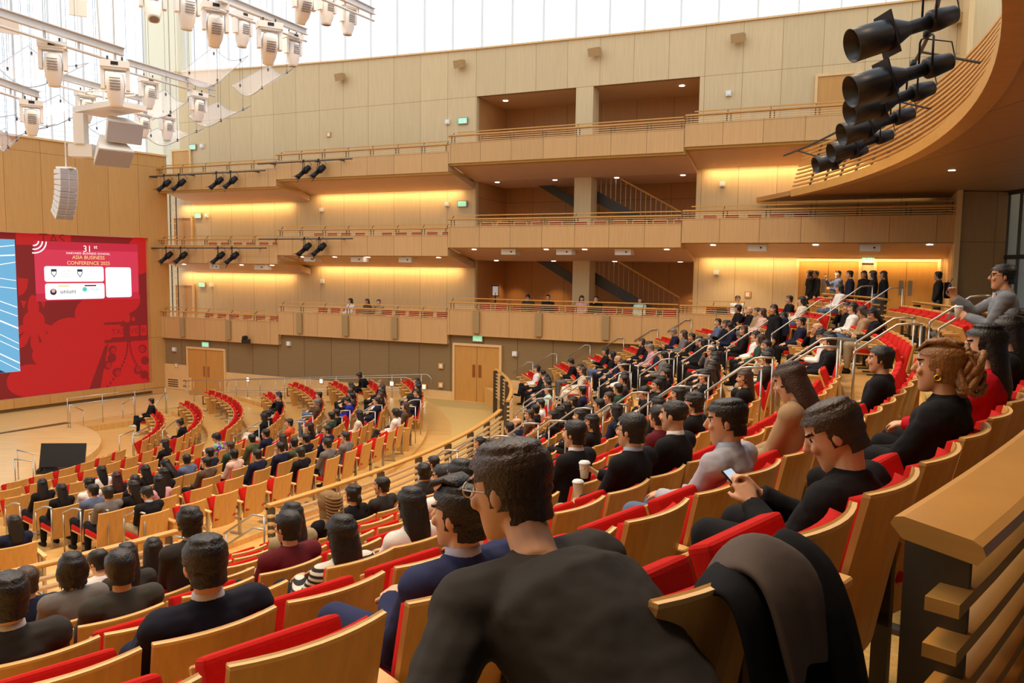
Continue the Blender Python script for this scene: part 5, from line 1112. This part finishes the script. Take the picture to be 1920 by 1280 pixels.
MB().tube([(0, .02, .40), (0, .02, .44)], .17, 20).build('seat', BLACKP, sl); MB().tube([(.1, .1, 0), (.06, .06, .4)], .014, 6).build('leg', BLACK, sl); MB().tube([(-.1, .1, 0), (-.06, .06, .4)], .014, 6).build('leg', BLACK, sl); MB().tube([(0, -.1, 0), (0, -.04, .4)], .014, 6).build('leg', BLACK, sl)
# standing people
def ang_for(x, R, z):
    best = min(((abs(px_of(pol(R, a, z))[0]-x), a) for a in np.arange(-60, amax(R, 16.4)-.5, .1)), key=lambda t: t[0]); return best[1]
STD = [(1476, 30.75, 'bun', 'black', 'black', 'S', 'standing woman in long black coat by the wall end of the rear rail', .7), (1523, 30.9, 's', 'black', 'black', 'Sc', 'standing man in black jacket drinking from a white cup behind the rear rail', .3),
       (1572, 31.1, 's', 'bluegrey', 'black', 'Sp', 'standing man in denim shirt filming with a phone before the first rear door', .3), (1587, 32.0, 's', 'charcoal', 'black', 'S', 'standing man with glasses mostly hidden behind the denim shirt man', .3),
       (1594, 30.7, 's', 'navy', 'black', 'S', 'standing man in navy suit with glasses leaning over the rear rail', .5), (1620, 31.3, 'lb', 'black', 'black', 'S', 'standing woman with lighter hair and scarf, hand at her cheek', -.5), (1637, 30.7, 'l', 'black', 'black', 'S', 'standing woman in black holding a white cup at the rear rail', .5), (1657, 31.6, 'lb', 'black', 'black', 'S', 'standing woman with long dark hair beside the grey speaker box', .4)]
for i, (x, R, h, t, l, ps, lab, yw) in enumerate(STD):
    a = ang_for(x, R, -.05); M = face_M(R, a, -1.6) @ Matrix.Rotation(-yw*.6, 4, 'Z')
    o, hT, ex = make_person(M, [h, t, l, ps], lab, 0, None, i, grp='standing people')
    if ps == 'Sp': phone(M @ Matrix.Translation(Vector(ex[1])+Vector((0, .03, .12))), 'phone raised by the man in denim shirt')
    if ps == 'Sc': cup(M @ Matrix.Translation(Vector(ex[1])+Vector((-.02, .04, .03))), 'white cup raised by the man in black jacket behind the rail')
# walker with backpack near the rear doors, and one in the far aisle
def backpack(M, lab, col):
    e = empty('backpack', M, lab, 'backpack')
    b = bevel_mesh(MB().bb(-.15, .15, -.09, .09, -.23, .23).mesh('bag', OBJ), .06, 3); q = put('bag', b, e); q.color = lin(col); b.polygons.foreach_set('use_smooth', [True]*len(b.polygons))
    b = bevel_mesh(MB().bb(-.12, .12, -.13, -.07, -.2, .02).mesh('pocket', OBJ), .025, 2); q = put('pocket', b, e); q.color = lin(col)
    q = MB().tube([(-.04, 0, .22), (-.03, -.01, .29), (.03, -.01, .29), (.04, 0, .22)], .008, 6).build('handle', OBJ, e); q.color = lin('7a5a3c')
    for s in (-1, 1): q = MB().tube([(s*.1, .08, .2), (s*.11, .17, .2), (s*.12, .24, .1), (s*.12, .12, -.18)], .014, 6).build('strap', OBJ, e); q.color = lin(col)
a = ang_for(1760, 32.6, -.1); M = face_M(32.6, a, -1.6) @ Matrix.Rotation(-.5, 4, 'Z')
make_person(M, ['s', 'charcoal', 'khaki', 'S'], 'person in dark striped shirt walking before the rear doors with a backpack', 0, None, 3, grp='standing people')
backpack(M @ Matrix.Translation((.04, -.24, 1.18)), 'black backpack worn by the person before the rear doors', '15151b')
a = ang_for(1452, 27.2, -.9); M = face_M(27.2, a, UF[3]+.15) @ Matrix.Rotation(.3, 4, 'Z')
make_person(M, ['l', 'black', 'black', 'S'], 'person with dark hair walking up the far aisle, seen from behind', 0, None, 5, grp='standing people')
backpack(M @ Matrix.Translation((0, -.24, 1.16)), 'navy backpack with tan handle worn in the far stair aisle', '232b45')
bz = at_depth(1884, 519, 7.75); M = Matrix.Translation((bz.x, bz.y, EZ-1.6)) @ Matrix.Rotation(radians(62), 4, 'Z')
hz = bz.z-(EZ-1.6)
BP = dict(STAND, head=(0, .02, hz), nek=(0, -.015, hz-.165), che=(0, -.01, hz-.315), wai=(0, 0, hz-.5), wr=(.12, .42, hz-.22), dr=(-.05, .25, .97), curl=.85, hr=(.5, -.2, -.8), wl=(.0, .30, hz-.40), dl=(.75, .6, .25), hl=(-.5, -.4, -.6), yaw=.1)
res = make_person(M, ['s', 'grey', 'darknavy', 'S'], 'man in grey blazer standing behind the curved rail, filming with phone, holding cup', 1, BP, 1, grp='standing people')
[setattr(c, 'color', lin('7d8288')) for c in res[0].children if c.name.startswith('jacket')]; glasses(res[0], res[1], BLACK)
phone(M @ Matrix.Translation(Vector(res[2][1])+Vector((-.01, .05, .13))) @ Matrix.Rotation(.35, 4, 'X'), 'phone raised by the man in grey blazer')
cup(M @ Matrix.Translation(Vector(res[2][0])+Vector((.085, .075, -.02))), 'white lidded coffee cup held by the man in grey blazer')
n_ = Vector(BP['nek']); q = MB().box(n_+Vector((0, .105, -.17)), (.11, .02, .36), (.06, 0, 0)).build('shirt', OBJ, res[0]); q.color = lin('dcd8d4')
# balcony people
for i, (s, tier, sg, h, t, l, ps, lab, p) in enumerate(((-20.15, 1, 'B', 'l', 'white', 'black', 'n', 'woman in white jacket in the lowest balcony by the photographer', 27.5), (-19.3, 1, 'B', 'lb', 'brown', 'black', 'n', 'woman in brown jacket in the lowest balcony, between two others', 27.5), (-18.65, 1, 'B', 's', 'tan', 'black', 'c', 'photographer in beige jacket raising a camera in the lowest balcony', 27.4),
        (-11.9, 1, 'C', 's', 'charcoal', 'grey', 'p', 'man in dark suit looking at his phone in the lowest balcony', 27.5), (-11.1, 1, 'C', 's', 'black', 'black', 'n', 'man with glasses in black coat in the lowest balcony', 27.5), (-9.75, 1, 'C', 'l', 'pink', 'black', 'n', 'long-haired woman in pink vest in the lowest balcony after the pillar', 27.5), (-9.2, 1, 'C', 's', 'black', 'black', 'c', 'man in black suit, hand at cheek, in the lowest balcony after the pillar', 27.5),
        (-7.55, 1, 'C', 'lb', 'mint', 'black', 'n', 'woman in pale green dress in the lowest balcony before the stairs', 27.5), (-4.15, 1, 'D', 's', 'white', 'pink', 'n', 'man in white shirt with lanyard and salmon trousers in the lowest balcony', 27.5))):
    M = WM @ Matrix.Translation((s, p, RZ[tier][sg]-.97)) @ Matrix.Rotation(pi+(-.25 if i < 3 else .15), 4, 'Z')
    o, hT, ex = make_person(M, [h, t, l, ps], lab, 0, None, i, grp='people in the balconies')
    if i in (4, 6, 8): glasses(o, hT, BLACK)
    if ps == 'p': phone(M @ Matrix.Translation((Vector(ex[0])+Vector(ex[1]))/2+Vector((0, .075, .045))) @ Matrix.Rotation(radians(-50), 4, 'X'), 'phone of the man in dark suit in the lowest balcony')
# ================================================================ loose things
# black folding console on the stage floor
c0 = atz(118, 888, -6.0); e = empty('console', Matrix.Translation(c0+Vector((0, 0, .0))) @ Matrix.Rotation(.32, 4, 'Z'), 'black tilted console with raised flat lid standing on the stage floor', 'console')
MB().bb(-.62, .62, -.32, .32, .10, .17).bb(-.6, -.5, -.3, .3, .17, .22).bb(.5, .6, -.3, .3, .17, .22).build('base', BLACKP, e)
MB().box((.0, .12, .52), (1.16, .05, .68), (-.32, .06, .03)).build('lid', BLACKP, e)
MB().box((.52, .1, .33), (.04, .05, .4), (-.3, 0, 0)).box((-.3, .05, .25), (.3, .04, .2), (-.3, 0, 0)).build('hinge_arm', BLACK, e)
MB().bb(-.6, .6, -.28, .28, .0, .02).tube([(-.55, -.25, .02), (-.55, -.25, .1)], .03, 8).tube([(.55, -.25, .02), (.55, -.25, .1)], .03, 8).tube([(-.55, .25, .02), (-.55, .25, .1)], .03, 8).tube([(.55, .25, .02), (.55, .25, .1)], .03, 8).build('trolley', STEEL, e)
tag(MB().tube([tuple(c0+Vector((.7+.35*t+.08*sin(9*t), .15*sin(5*t)+.1, .015))) for t in np.arange(0, 1.6, .1)], .012, 5).build('cable', BLACKP), 'loose black cable lying on the floor by the black console', 'cable')
# coat over the chair of the last row
M = face_M(UR[0]-.30, -45.1, UF[0])
def coat_sheet(nm, col, prof, x0, x1, wob, seed):
    n = 14; vs = []; fs = []; pr = [Vector(p) for p in prof]; m = len(pr)
    for i in range(m):
        for j in range(n):
            u_ = j/(n-1); w_ = 1+.10*(i/m if i > m/2 else 0); x = ((x0+x1)/2)+(u_-.5)*(x1-x0)*w_
            q = noise.noise(Vector((x*7+seed, i*.5, seed))); q2 = noise.noise(Vector((x*18, i*.9, seed+3)))
            drop = -.05*(2*u_-1)**2
            vs.append((x, pr[i].y+wob*(q+.5*q2), pr[i].z+drop*(1 if i < m/2 else .4)+wob*.6*q))
    for i in range(m-1):
        for j in range(n-1): fs.append((i*n+j, i*n+j+1, (i+1)*n+j+1, (i+1)*n+j))
    me = MB().add(vs, fs).mesh(nm, OBJ, True); o = put(nm, me); mo = o.modifiers.new('t', 'SOLIDIFY'); mo.thickness = .022; mo2 = o.modifiers.new('s', 'SUBSURF'); mo2.levels = mo2.render_levels = 2; o.color = lin(col); return o
ct = empty('coat', M, 'black coat with grey lining draped over the back of an empty red chair', 'coat')
for nm, col, prof, x0, x1, wob, sd in (('shell', '15161a', [(0, -.02, .50), (0, -.10, .62), (0, -.18, .78), (0, -.24, .90), (0, -.31, .945), (0, -.38, .90), (0, -.42, .76), (0, -.45, .6), (0, -.46, .42), (0, -.45, .26)], -.10, .34, .028, 1), ('lining', '5f5550', [(0, -.12, .70), (0, -.19, .84), (0, -.25, .93), (0, -.32, .975), (0, -.40, .93), (0, -.45, .82), (0, -.48, .70)], -.02, .20, .024, 5), ('sleeve', '17181b', [(0, -.30, .955), (0, -.40, .93), (0, -.48, .78), (0, -.52, .6), (0, -.54, .4), (0, -.54, .2)], .14, .32, .025, 9)):
    o = coat_sheet(nm, col, prof, x0, x1, wob, sd); o.parent = ct
tag(MB().sector(30.45, 30.9, -38.4, -38.4, -37.2, -37.2, -1.6, -.38, 4).build('equipment_case', BLACKP), 'tall black case standing outside the curved rail', 'case')
for i, (a, R) in enumerate(((-43.6, 29.98), (-43.0, 29.97), (-42.4, 29.96))):
    tag(MB().tube([pol(R, a, UF[0]+.002), pol(R, a, UF[0]+.008)], .12 if i == 0 else .05, 20).build('floor_vent', STEEL if i else DGREY), ('round slotted steel air vent in the tan carpet behind the last row', 'small steel floor plate behind the last row, by the vent', 'small steel floor plate behind the last row, away from the vent')[i], 'floor vent')
M = face_M(UR[0]-.3, -16.6, UF[0]); e = empty('jacket', M, 'grey jacket lying on an empty seat behind the woman in black t-shirt', 'jacket'); q = coat_sheet('cloth', '5d5350', [(0, .1, .52), (0, -.05, .56), (0, -.18, .72), (0, -.25, .9), (0, -.34, .92), (0, -.38, .78)], -.22, .22, .03, 4); q.parent = e
e = empty('backpack_on_chair', WM @ Matrix.Translation((-4.9, 27.3, RZ[1]['D']-.5)), 'teal backpack with black jacket on a lowest balcony chair beside the man in white', 'backpack')
q = put('bag', bevel_mesh(MB().bb(-.16, .16, -.1, .1, -.1, .32).mesh('bag', OBJ), .05, 2), e); q.color = lin('2d5560')
q = put('draped_jacket', bevel_mesh(MB().bb(.08, .46, -.12, .14, .0, .42).mesh('draped_jacket', OBJ), .1, 3), e); q.color = lin('1a1715')
e = empty('speaker_box', pol(30.6, ang_for(1646, 30.6, -.6), -.95), 'grey speaker box standing at the rear rail beside the long-haired women', 'loudspeaker'); MB().bb(-.14, .14, -.12, .12, -.35, .42).build('cabinet', mat('slate', '5b6470', .6), e)
e = empty('sign_stand', WM @ Vector((-13.6, 28.2, RZ[1]['C']-.97)), 'black stand with framed sheet in the lowest balcony before the alcove', 'sign stand'); MB().tube([(0, 0, 0), (0, 0, 1.3)], .03, 8).tube([(0, 0, 0), (0, 0, .02)], .16, 14).build('pole', BLACK, e); MB().bb(-.14, .14, -.02, .02, 1.15, 1.6).build('frame', BLACK, e); MB().bb(-.11, .11, -.025, -.02, 1.19, 1.55).build('sheet', LIDM, e)
cup(Matrix.Translation(pol(18.35, -33.3, -5.03)), 'paper coffee cup on the floor at the end of the last lower row')
e = empty('tissue_pile', pol(30.13, -17.6, -.58), 'crumpled white tissues lying on the rear rail', 'tissues')
q = MB().ball((0, 0, .03), (.09, .06, .035), 8).ball((.08, .02, .025), (.05, .05, .03), 7).build('tissue', LIDM, e)
for i, (s, z, p) in enumerate(((-29.2, -4.6, 26.6), (-15.15, -3.75, 26.6), (-15.15, -4.5, 26.6), (-24.9, -4.95, 26.6), (-20.9, -4.75, 26.6), (-17.4, -4.6, 26.6), (-15.9, -4.62, 26.6), (-11.5, -3.9, 26.6), (-22.0, 5.8, 28.66), (-4.0, -.75, 28.66))):
    e = empty('wall_plate', WM @ Matrix.Translation((s, p, z)), 'small %s on the side wall, %s counting from the stage door' % ('lit step lamp in wood frame' if 2 < i < 8 else 'white switch plate in wood frame', ORD[i+1]), 'wall plate', 'plates on the side wall')
    MB().bb(-.11, .11, -.01, .03, -.11, .11).build('frame', WOOD, e); MB().bb(-.06, .06, -.016, -.01, -.07, .07).build('plate', GLOW if 2 < i < 8 else WHITEP, e)
e = empty('connection_panel', WM @ Vector((-29.2, 26.58, -5.4)), 'maple panel with rows of black sockets beside the stage door', 'socket panel')
b = MB()
for i in range(7):
    for j in range(4): b.bb(-.5+i*.09, -.44+i*.09, -.012, 0, -.2+j*.1, -.15+j*.1)
for i in range(4): b.bb(.45+i*.1, .5+i*.1, -.012, 0, -.15, -.09).bb(.45+i*.1, .5+i*.1, -.012, 0, .1, .16)
o = b.build('socket_grille', BLACKP, e); o.matrix_basis = Matrix.Rotation(atan2(-.4146, .91), 4, 'Z')
o = MB().bb(-.58, .95, 0, .01, -.3, .3).build('plate', WOODL, e); o.matrix_basis = Matrix.Rotation(atan2(-.4146, .91), 4, 'Z')
e = empty('wall_ladder', WM @ Vector((-31.0, 28.3, -1)), 'white caged ladder rungs in the corner behind the stage wall end', 'ladder')
b = MB()
for i in range(18): b.bb(-.14, .14, -.02, .02, -1.6+.33*i, -1.57+.33*i)
o = b.build('rung', WHITEP, e); o = MB().bb(-.16, -.13, -.03, .03, -1.8, 4.4).bb(.13, .16, -.03, .03, -1.8, 4.4).build('stringer', DGREY, e)
